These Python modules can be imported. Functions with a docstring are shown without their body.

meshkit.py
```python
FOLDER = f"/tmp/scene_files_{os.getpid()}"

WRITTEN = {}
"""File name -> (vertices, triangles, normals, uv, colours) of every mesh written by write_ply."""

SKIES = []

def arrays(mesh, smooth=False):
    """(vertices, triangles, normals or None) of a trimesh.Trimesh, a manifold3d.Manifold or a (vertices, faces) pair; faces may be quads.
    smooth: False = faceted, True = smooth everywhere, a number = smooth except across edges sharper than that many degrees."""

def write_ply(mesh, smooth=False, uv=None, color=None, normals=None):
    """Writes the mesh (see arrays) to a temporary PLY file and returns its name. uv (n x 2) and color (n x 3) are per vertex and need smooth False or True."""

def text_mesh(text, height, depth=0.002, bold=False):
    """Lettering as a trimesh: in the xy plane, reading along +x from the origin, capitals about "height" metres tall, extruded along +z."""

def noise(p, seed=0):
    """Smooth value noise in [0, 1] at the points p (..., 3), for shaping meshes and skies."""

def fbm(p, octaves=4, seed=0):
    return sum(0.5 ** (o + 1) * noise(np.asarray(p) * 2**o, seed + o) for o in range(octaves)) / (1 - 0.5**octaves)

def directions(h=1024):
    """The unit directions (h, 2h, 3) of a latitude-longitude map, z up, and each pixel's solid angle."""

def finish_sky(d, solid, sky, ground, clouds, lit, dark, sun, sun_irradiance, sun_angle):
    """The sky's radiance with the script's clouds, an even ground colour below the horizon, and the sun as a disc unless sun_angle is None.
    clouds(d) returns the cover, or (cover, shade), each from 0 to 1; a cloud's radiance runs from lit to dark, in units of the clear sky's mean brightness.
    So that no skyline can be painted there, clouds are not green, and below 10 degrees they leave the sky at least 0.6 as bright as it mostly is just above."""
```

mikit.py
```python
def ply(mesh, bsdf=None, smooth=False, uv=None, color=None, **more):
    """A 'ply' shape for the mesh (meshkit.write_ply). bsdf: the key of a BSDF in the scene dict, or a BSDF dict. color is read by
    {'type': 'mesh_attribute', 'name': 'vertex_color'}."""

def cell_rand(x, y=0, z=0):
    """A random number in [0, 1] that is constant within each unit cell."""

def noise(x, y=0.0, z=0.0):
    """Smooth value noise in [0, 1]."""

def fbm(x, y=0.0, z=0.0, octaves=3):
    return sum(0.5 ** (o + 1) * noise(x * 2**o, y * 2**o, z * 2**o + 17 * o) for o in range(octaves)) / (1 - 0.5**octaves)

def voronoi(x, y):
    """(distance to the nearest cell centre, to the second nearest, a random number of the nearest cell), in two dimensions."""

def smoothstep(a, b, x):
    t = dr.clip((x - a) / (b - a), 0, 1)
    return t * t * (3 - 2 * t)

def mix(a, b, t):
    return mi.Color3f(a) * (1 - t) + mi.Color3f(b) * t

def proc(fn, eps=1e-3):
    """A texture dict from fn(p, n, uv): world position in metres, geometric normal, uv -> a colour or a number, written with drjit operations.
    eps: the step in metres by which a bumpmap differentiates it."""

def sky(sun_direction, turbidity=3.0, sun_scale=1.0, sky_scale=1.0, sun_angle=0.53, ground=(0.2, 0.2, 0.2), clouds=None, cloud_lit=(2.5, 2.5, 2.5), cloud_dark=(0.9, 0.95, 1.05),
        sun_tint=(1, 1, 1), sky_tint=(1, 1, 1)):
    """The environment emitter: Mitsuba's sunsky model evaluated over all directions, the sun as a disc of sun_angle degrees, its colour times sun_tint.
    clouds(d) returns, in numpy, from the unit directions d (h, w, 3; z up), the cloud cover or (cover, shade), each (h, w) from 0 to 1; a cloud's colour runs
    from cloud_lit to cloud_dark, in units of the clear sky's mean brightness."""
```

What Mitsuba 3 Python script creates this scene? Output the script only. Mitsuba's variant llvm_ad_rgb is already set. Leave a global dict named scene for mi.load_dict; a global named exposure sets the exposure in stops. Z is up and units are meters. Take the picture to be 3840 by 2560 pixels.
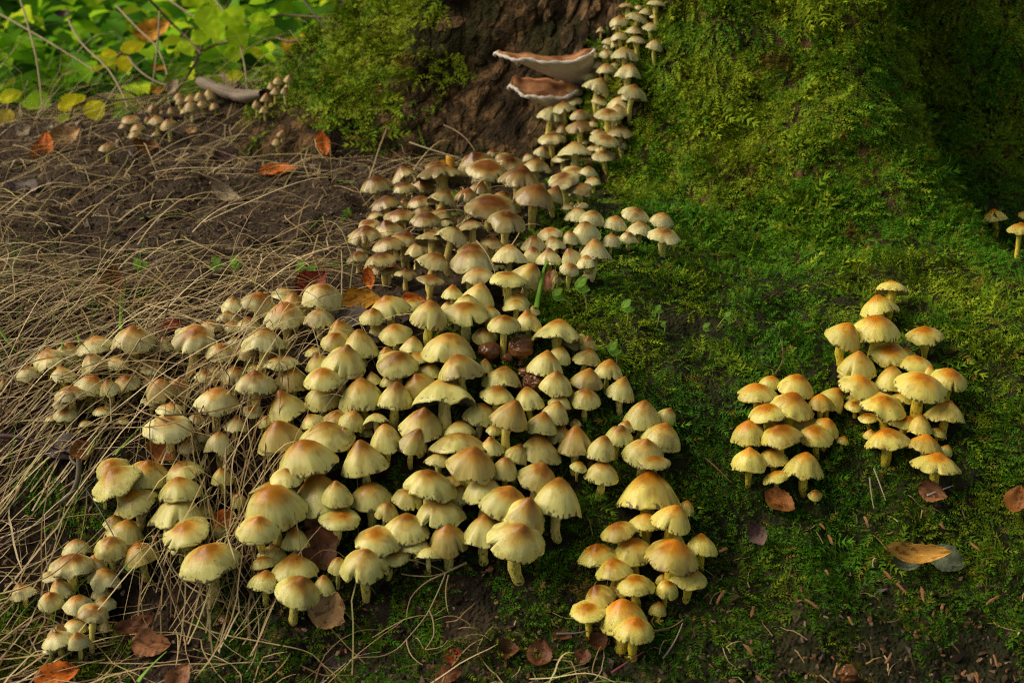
import math
import numpy as np
import mitsuba as mi
import drjit as dr
import trimesh
import mikit, meshkit
from scipy.ndimage import gaussian_filter
from scipy.interpolate import RegularGridInterpolator
from mikit import proc, noise as tn, fbm as tfbm, cell_rand, smoothstep, mix

scene, labels = {}, {}
rng = np.random.default_rng(7)

# ------------------------------------------------------------------ camera, sky, exposure
CAM = np.array([0.0, 0.0, 0.75])
PITCH = math.radians(20.0)
FWD = np.array([0.0, math.cos(PITCH), -math.sin(PITCH)])
UPV = np.array([0.0, math.sin(PITCH), math.cos(PITCH)])
FOV = 42.0
FPX = 1920 / math.tan(math.radians(FOV / 2))          # focal length in pixels of the 3840 wide photograph
scene['camera'] = {'type': 'thinlens', 'fov': FOV, 'fov_axis': 'x', 'aperture_radius': 0.0032, 'focus_distance': 1.5,
                   'near_clip': 0.05, 'far_clip': 400.0,
                   'to_world': mi.ScalarTransform4f().look_at(origin=CAM.tolist(), target=(CAM + FWD).tolist(), up=[0, 0, 1])}
exposure = 2.15
scene['sky_light'] = mikit.sky([-0.74, 0.02, 0.66], turbidity=4, sun_scale=0.72, sun_angle=52, sky_scale=0.52, sun_tint=(0.97, 1.0, 1.06),
                               clouds=lambda d: 0.75 + 0 * d[..., 2], cloud_lit=(1.1, 1.08, 1.0), cloud_dark=(0.8, 0.82, 0.82), ground=(0.06, 0.07, 0.04))

# ------------------------------------------------------------------ surfaces of the place: ground and trunk
TC = np.array([0.5, 2.95])
PH = np.array([-180, -90, -70, -60, -50, -44, -38, -32, -26, -20, -10, -3, 3, 7, 11, 15, 20, 30, 60, 90, 180.0])
TZ = np.array([0, .2, .27, .34, .4, .5, .7, 1.0, 3.0, 9.0])
TR = np.array([
    [.90, .85, .82, .80, .78, .75, .70, .66, .6, .5], [1.15, 1.05, 1.0, .94, .9, .82, .72, .66, .6, .5], [1.3, 1.2, 1.12, 1.02, .94, .80, .72, .67, .6, .5],
    [1.35, 1.22, 1.16, 1.04, .96, .83, .75, .68, .6, .5], [1.3, 1.12, 1.05, .98, .92, .84, .76, .69, .6, .5], [1.15, 1.0, .95, .87, .83, .78, .73, .68, .6, .5],
    [1.1, .97, .89, .81, .77, .72, .68, .65, .6, .5], [1.1, .98, .9, .82, .78, .73, .69, .65, .6, .5], [1.2, 1.05, .94, .88, .84, .79, .73, .67, .6, .5],
    [1.32, 1.18, 1.01, .93, .89, .84, .78, .70, .6, .5], [1.56, 1.36, 1.10, 1.01, .97, .93, .86, .74, .6, .5], [1.66, 1.42, 1.15, 1.06, 1.02, .97, .89, .76, .6, .5],
    [1.68, 1.42, 1.16, 1.07, 1.02, .96, .87, .75, .6, .5], [1.58, 1.34, 1.08, .97, .90, .81, .74, .68, .6, .5], [1.30, 1.08, .88, .74, .70, .67, .66, .64, .6, .5],
    [1.08, .94, .80, .72, .70, .68, .67, .65, .6, .5], [1.10, .96, .85, .78, .76, .74, .71, .66, .6, .5],
    [1.1, .98, .9, .85, .82, .79, .74, .67, .6, .5], [1.2, 1.05, .97, .9, .86, .8, .72, .66, .6, .5], [1.15, 1.05, 1.0, .94, .9, .82, .72, .66, .6, .5],
    [.90, .85, .82, .80, .78, .75, .70, .66, .6, .5]])
_ph = np.arange(-180, 181, 1.0)
_tz = np.concatenate([np.arange(0, 1.0, .01), np.arange(1.0, 9.01, .1)])
_c = np.array([np.interp(_ph, PH, TR[:, k]) for k in range(len(TZ))]).T
_c = np.array([np.interp(_tz, TZ, row) for row in _c])
_c = gaussian_filter(_c, (1.3, 2.0), mode=('wrap', 'nearest'))
_trunk = RegularGridInterpolator((_ph, _tz), _c, bounds_error=False, fill_value=None)


def fb(p, s, o=3, seed=0):
    return meshkit.fbm(np.asarray(p) * s, o, seed) - 0.5


def trunk_r(phi, z):
    """Radius of the trunk surface; phi in degrees from the direction to the camera."""
    phi, z = np.asarray(phi, float), np.asarray(z, float)
    r = _trunk(np.stack([np.clip(phi, -180, 180), np.clip(z, 0, 9)], -1))
    p = np.stack([np.sin(np.radians(phi)), np.cos(np.radians(phi)), z], -1)
    return r + 0.06 * fb(p * np.array([1, 1, .22]), 10.0, 2, 15) + 0.035 * fb(p, 6.0, 3, 11) + 0.055 * fb(p, 15.0, 2, 5)


YK = np.array([-60, .9, 1.1, 1.2, 1.3, 1.4, 1.55, 2.0, 2.6, 2.9, 3.4, 6, 20, 90.])
ZK = np.array([-.3, 0, .012, .06, .135, .19, .22, .25, .25, .2, .12, .08, .3, 1.5])


def ground_h(x, y):
    x, y = np.asarray(x, float), np.asarray(y, float)
    z = np.interp(y, YK, ZK)
    z = (z + np.interp(y - .04, YK, ZK) + np.interp(y + .04, YK, ZK)) / 3
    # the buried root that carries the main troop, and the rise of the mossy root to the right
    d = (y - 1.35) / .65
    cx = -0.08 + .18 * d
    z = z + 0.05 * np.exp(-((x - cx) / .22) ** 2) * np.exp(-((y - 1.6) / .38) ** 4)
    z = z + 0.03 * np.exp(-((x - .55) / .3) ** 2 - ((y - 1.5) / .3) ** 2)
    z = z + .075 * np.exp(-((x + .46) / .30) ** 2 - ((y - 2.66) / .22) ** 2)
    # the hollow on the far side of the big root
    z = z - .14 * np.exp(-((x - .80) / .125) ** 2 - ((y - 1.93) / .12) ** 2)
    p = np.stack([x, y, 0 * x], -1)
    near = np.exp(-(np.maximum(y - 3, 0) / 3) ** 2)
    return z + (0.038 * fb(p, 7.0, 3, 3) + 0.022 * fb(p, 27.0, 2, 4)) * near + .25 * (1 - near) * fb(p, .5, 2, 9)


def inside(P):
    d = P[..., :2] - TC
    phi = np.degrees(np.arctan2(d[..., 0], -d[..., 1]))
    return np.minimum(P[..., 2] - ground_h(P[..., 0], P[..., 1]), np.hypot(d[..., 0], d[..., 1]) - trunk_r(phi, P[..., 2]))


def ray(X, Y):
    """Direction through a pixel of the photograph, scaled so that its length along the view axis is 1."""
    X, Y = np.asarray(X, float), np.asarray(Y, float)
    return FWD + ((X - 1920) / FPX)[..., None] * np.array([1.0, 0, 0]) - ((Y - 1280) / FPX)[..., None] * UPV


def hit(X, Y):
    """Distance along the view axis at which the line of sight through (X, Y) meets the ground or the trunk."""
    D = ray(np.atleast_1d(X), np.atleast_1d(Y))
    ts = np.concatenate([np.arange(.7, 3.2, .012), np.arange(3.2, 12, .06)])
    out = np.full(len(D), 12.0)
    todo = np.ones(len(D), bool)
    prev = np.zeros(len(D))
    for k in range(0, len(ts), 24):
        idx = np.nonzero(todo)[0]
        if not len(idx):
            break
        tt = ts[k:k + 24]
        f = inside(CAM + D[idx, None] * tt[None, :, None])
        got = (f < 0).any(1)
        out[idx[got]] = tt[np.argmax(f[got] < 0, 1)]
        todo[idx[got]] = False
    lo, hi = out - .07, out.copy()
    lo = np.where(out < 3.2, out - .013, lo)
    for _ in range(9):
        m = (lo + hi) / 2
        neg = inside(CAM + D * m[:, None]) < 0
        hi = np.where(neg, m, hi)
        lo = np.where(neg, lo, m)
    return hi


def at(X, Y, lift=0.0):
    t = hit(X, Y)
    return CAM + ray(np.atleast_1d(X), np.atleast_1d(Y)) * (t - lift)[:, None]


def normal_at(P):
    e = 0.012
    g = np.stack([inside(P + e * v) - inside(P - e * v) for v in np.eye(3)], -1)
    return g / (np.linalg.norm(g, axis=-1, keepdims=True) + 1e-9)


def F(x2352):
    return np.asarray(x2352, float) * 3840 / 2352


# ------------------------------------------------------------------ materials
def principled(fn, rough=.6, spec=.3, **k):
    base = proc(fn) if callable(fn) else {'type': 'rgb', 'value': list(fn)}
    return {'type': 'twosided', 'b': {'type': 'principled', 'base_color': base, 'roughness': rough, 'specular': spec, **k}}


def C3(*v):
    return mi.Color3f(*v)


CROWN = [(.34, .135, .010), (.18, .066, .014), (.28, .125, .034), (.34, .15, .035), (.50, .175, .006), (.36, .14, .020), (.33, .13, .035), (.17, .07, .022)]
MARGIN = [(.66, .63, .22), (.46, .41, .19), (.56, .53, .27), (.63, .60, .30), (.70, .63, .15), (.67, .64, .31), (.42, .33, .14), (.20, .09, .03)]
KIND = dict(a=0, m=1, t=2, n=3, r=4, d=5, f=6, k=7)


def pick(table, i):
    out = C3(*table[0])
    for k in range(1, len(table)):
        out = dr.select(mi.Float(i) > k - .5, C3(*table[k]), out)
    return out


def cap_colour(p, n, uv):
    idn = dr.floor(uv.x)
    a = (uv.x - idn) * 2 * math.pi
    kind = dr.floor(uv.y)
    s = (uv.y - kind) / .999
    r1, r2, r3 = cell_rand(idn, 1), cell_rand(idn, 2), cell_rand(idn, 3)
    ca, sa = dr.cos(a), dr.sin(a)
    w1 = tfbm(ca * 2.2 * s + idn * 7.1, sa * 2.2 * s + 3.7, idn, 3)
    e = s + .32 * (w1 - .5)
    crown, margin = pick(CROWN, kind), pick(MARGIN, kind)
    margin = dr.select(mi.Float(kind) == 1, margin * mix(C3(.72, .68, .62), C3(1.3, 1.28, 1.25), cell_rand(idn, 6)), margin)
    crown = crown * (0.7 + .6 * r1)
    old = smoothstep(.86, .93, cell_rand(idn, 4))
    margin = mix(margin, margin * C3(.68, .58, .50), old)
    margin = margin * (0.84 + .28 * r2)
    mid = mix(crown, margin, .55) * C3(1.12, .98, .62)
    more = dr.select(mi.Float(kind) == 1, .16, 0.0)
    c = mix(crown, mid, smoothstep(.10 + .2 * r3 + more, .44 + .2 * r3 + more, e))
    c = mix(c, margin, smoothstep(.36 + .18 * r3 + more, .78 + more * .7, e))
    dust = smoothstep(.70, .74, cell_rand(idn, 12)) * smoothstep(.46, .66, tfbm(ca * s * 1.6 + idn * 5.1, sa * s * 1.6, 9 + idn))
    c = mix(c, c * C3(.52, .42, .36), dust * .7)
    # radial fibres and blotches
    c = c * (0.90 + .2 * tn(ca * 17 + idn, sa * 17, s * 2.5))
    c = mix(c, c * C3(.72, .58, .42), smoothstep(.56, .75, tfbm(ca * s * 4 + idn * 3.3, sa * s * 4, 5 + idn)) * .55)
    # olive tinge and dark scraps of veil along the edge
    c = mix(c, c * C3(.92, .98, .78), smoothstep(.7, 1.0, s) * .5)
    v = tn(ca * 9 + idn * 1.7, sa * 9, s * 16) * .6 + tn(ca * 22 + idn, sa * 22, s * 22) * .4
    scraps = smoothstep(.57, .66, v) * smoothstep(.925, .975, s)
    c = mix(c, C3(.05, .035, .025), scraps * .85)
    # specks of dirt
    sp = tn(ca * s * 21 + idn * 2.3, sa * s * 21, 3.0 + idn)
    c = mix(c, C3(.06, .04, .02), smoothstep(.945, .97, sp) * .7)
    return dr.clip(c, 0, .9)


def gill_colour(p, n, uv):
    idn = dr.floor(uv.x)
    a = uv.x - idn
    kind = dr.floor(uv.y)
    s = (uv.y - kind) / .999
    st = tn(a * 150, idn, 0)
    c = mix(C3(.17, .14, .085), C3(.34, .30, .17), st)
    c = mix(c, C3(.36, .31, .10), smoothstep(.35, .05, s) * .6)
    c = dr.select(kind > 6.5, C3(.06, .03, .012), c)
    return dr.select(mi.Float(kind) > 3.5, mix(c, C3(.5, .42, .16), .4), c)


def stem_colour(p, n, uv):
    idn = dr.floor(uv.x)
    a = (uv.x - idn) * 6.2832
    kind = dr.floor(uv.y)
    s = (uv.y - kind) / .999            # 0 at the foot, 1 under the cap
    top = mix(C3(.78, .68, .12), C3(.74, .68, .24), cell_rand(idn, 8))
    top = dr.select(mi.Float(kind) == 1, C3(.68, .56, .16), top)
    top = dr.select(mi.Float(kind) == 4, C3(.76, .62, .06), top)
    foot = mix(C3(.46, .28, .05), C3(.30, .15, .03), cell_rand(idn, 9))
    w = tfbm(dr.cos(a) * 2 + idn, dr.sin(a) * 2, s * 5)
    c = mix(foot, top, smoothstep(-.15, .28, s + .3 * (w - .5)))
    c = c * (.82 + .36 * tn(dr.cos(a) * 7 + idn, dr.sin(a) * 7, s * 3))
    c = mix(c, C3(.2, .1, .03), smoothstep(.68, .8, tn(dr.cos(a) * 4 + idn, dr.sin(a) * 4, s * 14)) * .6)
    return dr.select(kind > 6.5, C3(.07, .03, .012), c)


scene['cap_skin'] = principled(cap_colour, .36, .42)
scene['cap_skin_wet'] = principled(cap_colour, .28, .5, clearcoat=.5, clearcoat_gloss=.85)
scene['gill_skin'] = principled(gill_colour, .8, .2)
scene['stem_skin'] = principled(stem_colour, .55, .3)


def soil_colour(p, n, uv):
    a = tfbm(p.x * 30, p.y * 30, p.z * 30, 4)
    b = tn(p.x * 260, p.y * 260, p.z * 260)
    c = mix(C3(.012, .008, .005), C3(.055, .036, .022), smoothstep(.3, .75, a))
    c = mix(c, C3(.15, .11, .07), smoothstep(.78, .9, b) * .5)
    left = smoothstep(.05, -.25, p.x + .12 * (tfbm(p.x * 6, p.y * 6, 1) - .5)) * smoothstep(1.3, 1.6, p.y)
    c = mix(c, mix(C3(.035, .023, .014), C3(.10, .072, .045), b), left * .65)
    green = smoothstep(-.15, .15, p.x + .1 * (tfbm(p.x * 8, p.y * 8, 2) - .5)) * smoothstep(3.4, 2.9, p.y)
    c = mix(c, mix(C3(.012, .016, .005), C3(.03, .045, .010), a), green * .6)
    far = smoothstep(2.7, 3.4, p.y)
    c = mix(c, mix(C3(.02, .025, .01), C3(.05, .09, .02), a), far * .85)
    bare = smoothstep(.62, .7, tfbm(p.x * 9 + 4, p.y * 14, 3, 3)) * smoothstep(1.16, 1.06, p.y)
    return mix(c, C3(.085, .078, .072) * (.6 + .7 * b), bare * .9)


def with_bump(b, fn, scale, eps):
    return {'type': 'twosided', 'b': {'type': 'bumpmap', 'scale': scale, 't': proc(fn, eps), 'inner': b['b']}}


def soil_relief(p, n, uv):
    return tfbm(p.x * 130, p.y * 130, p.z * 130, 3) + .5 * tn(p.x * 420, p.y * 420, p.z * 420)


scene['soil'] = with_bump(principled(soil_colour, .85, .2), soil_relief, .006, .0008)


def bark_colour(p, n, uv):
    a = tfbm(p.x * 14, p.y * 14, p.z * 9, 4)
    b = tfbm(p.x * 60, p.y * 60, p.z * 42, 3)
    k = tn(p.x * 300, p.y * 300, p.z * 300)
    c = mix(C3(.014, .010, .006), C3(.055, .036, .018), smoothstep(.3, .7, a))
    c = mix(c, C3(.15, .09, .04), smoothstep(.50, .66, b) * smoothstep(.36, .6, a))
    c = mix(c, C3(.030, .032, .010), smoothstep(.5, .7, tfbm(p.x * 9 + 5, p.y * 9, p.z * 9, 3)) * .7)
    return c * (.7 + .6 * k)


def bark_relief(p, n, uv):
    r1 = dr.abs(tfbm(p.x * 30, p.y * 30, p.z * 9, 4) - .5)
    return .7 * smoothstep(0, .1, r1) + 1.1 * tfbm(p.x * 120, p.y * 120, p.z * 80, 4) + .5 * tn(p.x * 500, p.y * 500, p.z * 400)


scene['bark'] = with_bump(principled(bark_colour, .9, .12), bark_relief, .007, .0008)
scene['bark_pale'] = with_bump(principled(lambda p, n, uv: mix(C3(.045, .030, .016), C3(.20, .125, .06), smoothstep(.3, .7, tfbm(p.x * 50, p.y * 50, p.z * 30, 4))) * (.7 + .6 * tn(p.x * 300, p.y * 300, p.z * 300)), .9, .12), bark_relief, .006, .0008)
scene['moss_leaf'] = {'type': 'twosided', 'b': {'type': 'principled', 'base_color': {'type': 'mesh_attribute', 'name': 'vertex_color'}, 'roughness': .7, 'specular': .12}}
scene['straw'] = {'type': 'twosided', 'b': {'type': 'principled', 'base_color': {'type': 'mesh_attribute', 'name': 'vertex_color'}, 'roughness': .5, 'specular': .35}}
scene['live_leaf'] = {'type': 'principledthin', 'base_color': {'type': 'mesh_attribute', 'name': 'vertex_color'}, 'roughness': .45, 'diff_trans': 1.0, 'spec_trans': 0.0, 'eta': 1.4}

DEAD = [(.55, .14, .012), (.62, .30, .025), (.26, .10, .022), (.12, .045, .016), (.40, .24, .10), (.14, .085, .075), (.27, .12, .05), (.09, .07, .065), (.50, .27, .05), (.14, .17, .10), (.42, .34, .22), (.22, .03, .012)]
DEADN = ['orange', 'ochre yellow', 'brown', 'dark brown', 'pale tan', 'mauve brown', 'russet', 'grey purple', 'golden ochre', 'grey green', 'whitish tan', 'dark red']


def dead_colour(p, n, uv):
    i, j = dr.floor(uv.x), dr.floor(uv.y)
    s, w = (uv.x - i) / .999, (uv.y - j) / .999 - .5
    c = pick(DEAD, i)
    m = tfbm(s * 5 + j * 3, w * 5, j, 3)
    c = c * (.55 + .95 * m)
    c = mix(c, c * C3(.35, .28, .25), smoothstep(.6, .72, tfbm(s * 9 + j, w * 9, 4, 3)) * .8)
    vein = dr.abs(dr.abs(w) * 9 - s * 9 + 40)
    vein = dr.abs(vein - dr.floor(vein) - .5)
    c = mix(c, c * 1.5 + .02, smoothstep(.09, .0, dr.abs(vein)) * .5)
    c = mix(c, c * 1.4 + .03, smoothstep(.03, .0, dr.abs(w)) * .8)
    return dr.clip(c, 0, .8)


scene['dead_leaf_skin'] = principled(dead_colour, .5, .2)


def bracket_top(p, n, uv):
    a = tfbm(p.x * 40, p.y * 40, p.z * 40, 4)
    return mix(C3(.19, .075, .028), C3(.50, .25, .11), smoothstep(.3, .72, a)) * (.7 + .5 * tn(p.x * 220, p.y * 220, p.z * 220))


def bracket_under(p, n, uv):
    a = tfbm(p.x * 60, p.y * 60, p.z * 30, 3)
    dirt = smoothstep(.52, .7, tfbm(p.x * 26 + 3, p.y * 26, p.z * 40, 3))
    return mix(mix(C3(.42, .37, .30), C3(.66, .60, .51), a), C3(.24, .16, .10), dirt * .4) * (.88 + .2 * tn(p.x * 400, p.y * 400, p.z * 400))


scene['bracket_top'] = principled(bracket_top, .8, .2)
scene['bracket_under'] = principled(bracket_under, .8, .2)
scene['bracket_rim'] = principled((.66, .62, .55), .7, .2)
scene['wood_grey'] = principled(lambda p, n, uv: mix(C3(.11, .085, .06), C3(.34, .29, .23), tfbm(uv.x * 3, uv.y * 24, 1, 3)), .75, .2)
scene['chip'] = principled(lambda p, n, uv: mix(C3(.16, .06, .022), C3(.42, .21, .09), tn(uv.x * 4 + p.x * 31, uv.y * 7 + p.y * 57, p.z * 40)), .6, .3)


# ------------------------------------------------------------------ small mesh helpers
def tubes(P, R, sides=3, flat=1.0):
    """P (n, k, 3) polylines with radii R (n, k): one (vertices, faces); flat < 1 presses the section into a ribbon."""
    n, k = P.shape[:2]
    T = np.gradient(P, axis=1)
    T /= np.linalg.norm(T, axis=2, keepdims=True) + 1e-9
    ref = np.where(np.abs(T[..., 2:]) < .9, [0, 0, 1.0], [1.0, 0, 0])
    A = np.cross(T, ref)
    A /= np.linalg.norm(A, axis=2, keepdims=True) + 1e-9
    B = np.cross(A, T)
    an = np.arange(sides) * 2 * np.pi / sides
    V = P[:, :, None] + R[:, :, None, None] * (np.cos(an)[None, None, :, None] * A[:, :, None] + flat * np.sin(an)[None, None, :, None] * B[:, :, None])
    i, j = np.meshgrid(np.arange(k - 1), np.arange(sides), indexing='ij')
    q = np.stack([i * sides + j, i * sides + (j + 1) % sides, (i + 1) * sides + (j + 1) % sides, (i + 1) * sides + j], -1).reshape(-1, 4)
    f = np.vstack([q[:, [0, 1, 2]], q[:, [0, 2, 3]]])
    faces = (f[None] + (np.arange(n) * k * sides)[:, None, None]).reshape(-1, 3)
    return V.reshape(-1, 3), faces


def grid_faces(nr, nc):
    i, j = np.meshgrid(np.arange(nr - 1), np.arange(nc - 1), indexing='ij')
    a = (i * nc + j).ravel()
    return np.vstack([np.stack([a, a + 1, a + nc + 1], 1), np.stack([a, a + nc + 1, a + nc], 1)])


def join(parts):
    """[(v, f, extra)] -> one (v, f, extra)."""
    vs, fs, xs, o = [], [], [], 0
    for v, f, x in parts:
        vs.append(v); fs.append(f + o); xs.append(x); o += len(v)
    return np.vstack(vs), np.vstack(fs), np.vstack(xs)


COUNT = {}


def new(name):
    n = COUNT.get(name, 0)
    COUNT[name] = n + 1
    return name if n == 0 else f'{name}_{n:03d}'


def tag(key, label=None, cat=None, group=None, kind=None):
    d = {k: v for k, v in dict(label=label, category=cat, group=group, kind=kind).items() if v}
    labels[key] = d
    return key


def unit(v):
    v = np.asarray(v, float)
    return v / (np.linalg.norm(v) + 1e-12)


# ------------------------------------------------------------------ the ground: one sheet to the horizon
def spaced(a, b, step, far, grow=1.35):
    core = np.arange(a, b + step / 2, step)
    out = []
    d, x = step, 0.0
    while x < far:
        d *= grow
        x += d
        out.append(x)
    out = np.array(out)
    return np.concatenate([(a - out)[::-1], core, b + out])


gx, gy = spaced(-1.15, 1.3, .0085, 60), spaced(.75, 3.1, .0085, 90)
GX, GY = np.meshgrid(gx, gy)
GZ = ground_h(GX, GY)
pp = np.stack([GX, GY, 0 * GX], -1)
GZ += np.where((GY > .7) & (GY < 3.2), .008 * fb(pp, 110., 2, 21) + .004 * fb(pp, 260., 1, 22), 0)
scene['ground'] = mikit.ply((np.stack([GX, GY, GZ], -1).reshape(-1, 3), grid_faces(*GX.shape)), 'soil', smooth=True)
tag('ground', 'dark damp forest soil rising in a bank to the foot of the tree', kind='structure')

# ------------------------------------------------------------------ the tree: trunk with buttress roots
tphi = np.concatenate([np.arange(-180, -80, 4), np.arange(-80, 45, .42), np.arange(45, 181, 4)])
tz = np.concatenate([np.arange(-.05, .8, .0075), np.arange(.8, 9.01, .18)])
PHI, Z = np.meshgrid(tphi, tz)
RR = trunk_r(PHI, Z)
sp = np.stack([np.sin(np.radians(PHI)) * .8, np.cos(np.radians(PHI)) * .8, Z], -1)
rough = meshkit.fbm(sp * np.array([26, 26, 16.]), 3, 31)
RR += np.where(Z < .85, .022 * (np.abs(rough - .5) * 2 - .3) + .006 * fb(sp, 120., 2, 32), 0)
TV = np.stack([TC[0] + RR * np.sin(np.radians(PHI)), TC[1] - RR * np.cos(np.radians(PHI)), Z], -1)
scene['tree__trunk'] = mikit.ply((TV.reshape(-1, 3), grid_faces(*PHI.shape)), 'bark', smooth=True)
tag('tree', 'large mossy tree trunk with flaring buttress roots and a dark hollow between them', 'tree')


# loose plates of bark on the wall of the hollow
r = np.random.default_rng(88)
for k in range(110):
    ph, zz = r.uniform(-50, -22), r.uniform(.27, .66)
    hw, hh = r.uniform(.007, .018), r.uniform(.010, .034)
    na = 9
    an = np.linspace(0, 6.283, na, endpoint=False)
    rad = r.uniform(.7, 1.15, na)
    dphi, dz = np.degrees(hw * rad * np.cos(an) / .8), hh * rad * np.sin(an)
    th = r.uniform(.003, .008)

    def wall(p_, z_, off):
        q = np.stack([np.sin(np.radians(p_)) * .8, np.cos(np.radians(p_)) * .8, z_], -1)
        rr_ = trunk_r(p_, z_) + .022 * (np.abs(meshkit.fbm(q * np.array([26, 26, 16.]), 3, 31) - .5) * 2 - .3) + off
        return np.stack([TC[0] + rr_ * np.sin(np.radians(p_)), TC[1] - rr_ * np.cos(np.radians(p_)), z_], -1)
    V = np.vstack([wall(ph + dphi, zz + dz, -.004), wall(ph + .82 * dphi, zz + .85 * dz, th * r.uniform(.6, 1.2, na)), wall(np.array([ph]), np.array([zz]), th)])
    i = np.arange(na); j = (i + 1) % na
    f = np.vstack([np.stack([i, j, na + j], 1), np.stack([i, na + j, na + i], 1), np.stack([na + i, na + j, np.full(na, 2 * na)], 1)])
    scene['tree__bark_plate' + (f'_{k:03d}' if k else '')] = mikit.ply((V, f), ('bark', 'bark_pale', 'bark')[k % 3], smooth=35)

# limbs, and an unseen leafy crown added to keep overhead sky light out
r = np.random.default_rng(77)
n = 9
an = np.linspace(0, 6.283, n, endpoint=False) + r.normal(size=n) * .2
u = np.linspace(0, 1, 12)[None]
rr, hh = r.uniform(3.5, 5.0, n)[:, None] * u, r.uniform(4.2, 6.5, n)[:, None] + r.uniform(1.5, 3.5, n)[:, None] * u ** .8
P = np.stack([TC[0] + rr * np.cos(an)[:, None], TC[1] + rr * np.sin(an)[:, None], hh], -1)
v, f = tubes(P, .16 * (1 - .85 * u) * np.ones((n, 1)), 7)
scene['tree__limbs'] = mikit.ply((v, f), 'bark', smooth=True)
n = 7000
dv = r.normal(size=(n, 3)); dv /= np.linalg.norm(dv, axis=1, keepdims=True)
P = dv * r.uniform(.25, 1, (n, 1)) ** .45 * np.array([5.2, 5.2, 3.0]) + [TC[0], TC[1], 8.2]
P = P[meshkit.fbm(P * .7, 2, 78) > .42]
n = len(P)
A = r.normal(size=(n, 3)); A /= np.linalg.norm(A, axis=1, keepdims=True)
Bc = np.cross(A, r.normal(size=(n, 3)) * [.5, .5, 1]); Bc /= np.linalg.norm(Bc, axis=1, keepdims=True)
sz = r.uniform(.12, .24, (n, 1))
V = np.stack([P - A * sz, P + Bc * sz * .55, P + A * sz, P - Bc * sz * .55], 1).reshape(-1, 3)
f = (np.array([[0, 1, 2], [0, 2, 3]])[None] + (np.arange(n) * 4)[:, None, None]).reshape(-1, 3)
scene['tree__added_crown'] = mikit.ply((V, f), 'live_leaf', color=np.repeat(np.array([[.10, .22, .03]]) * r.uniform(.6, 1.3, (n, 1)), 4, 0))
tag('tree__added_crown', kind='stuff')

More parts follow.
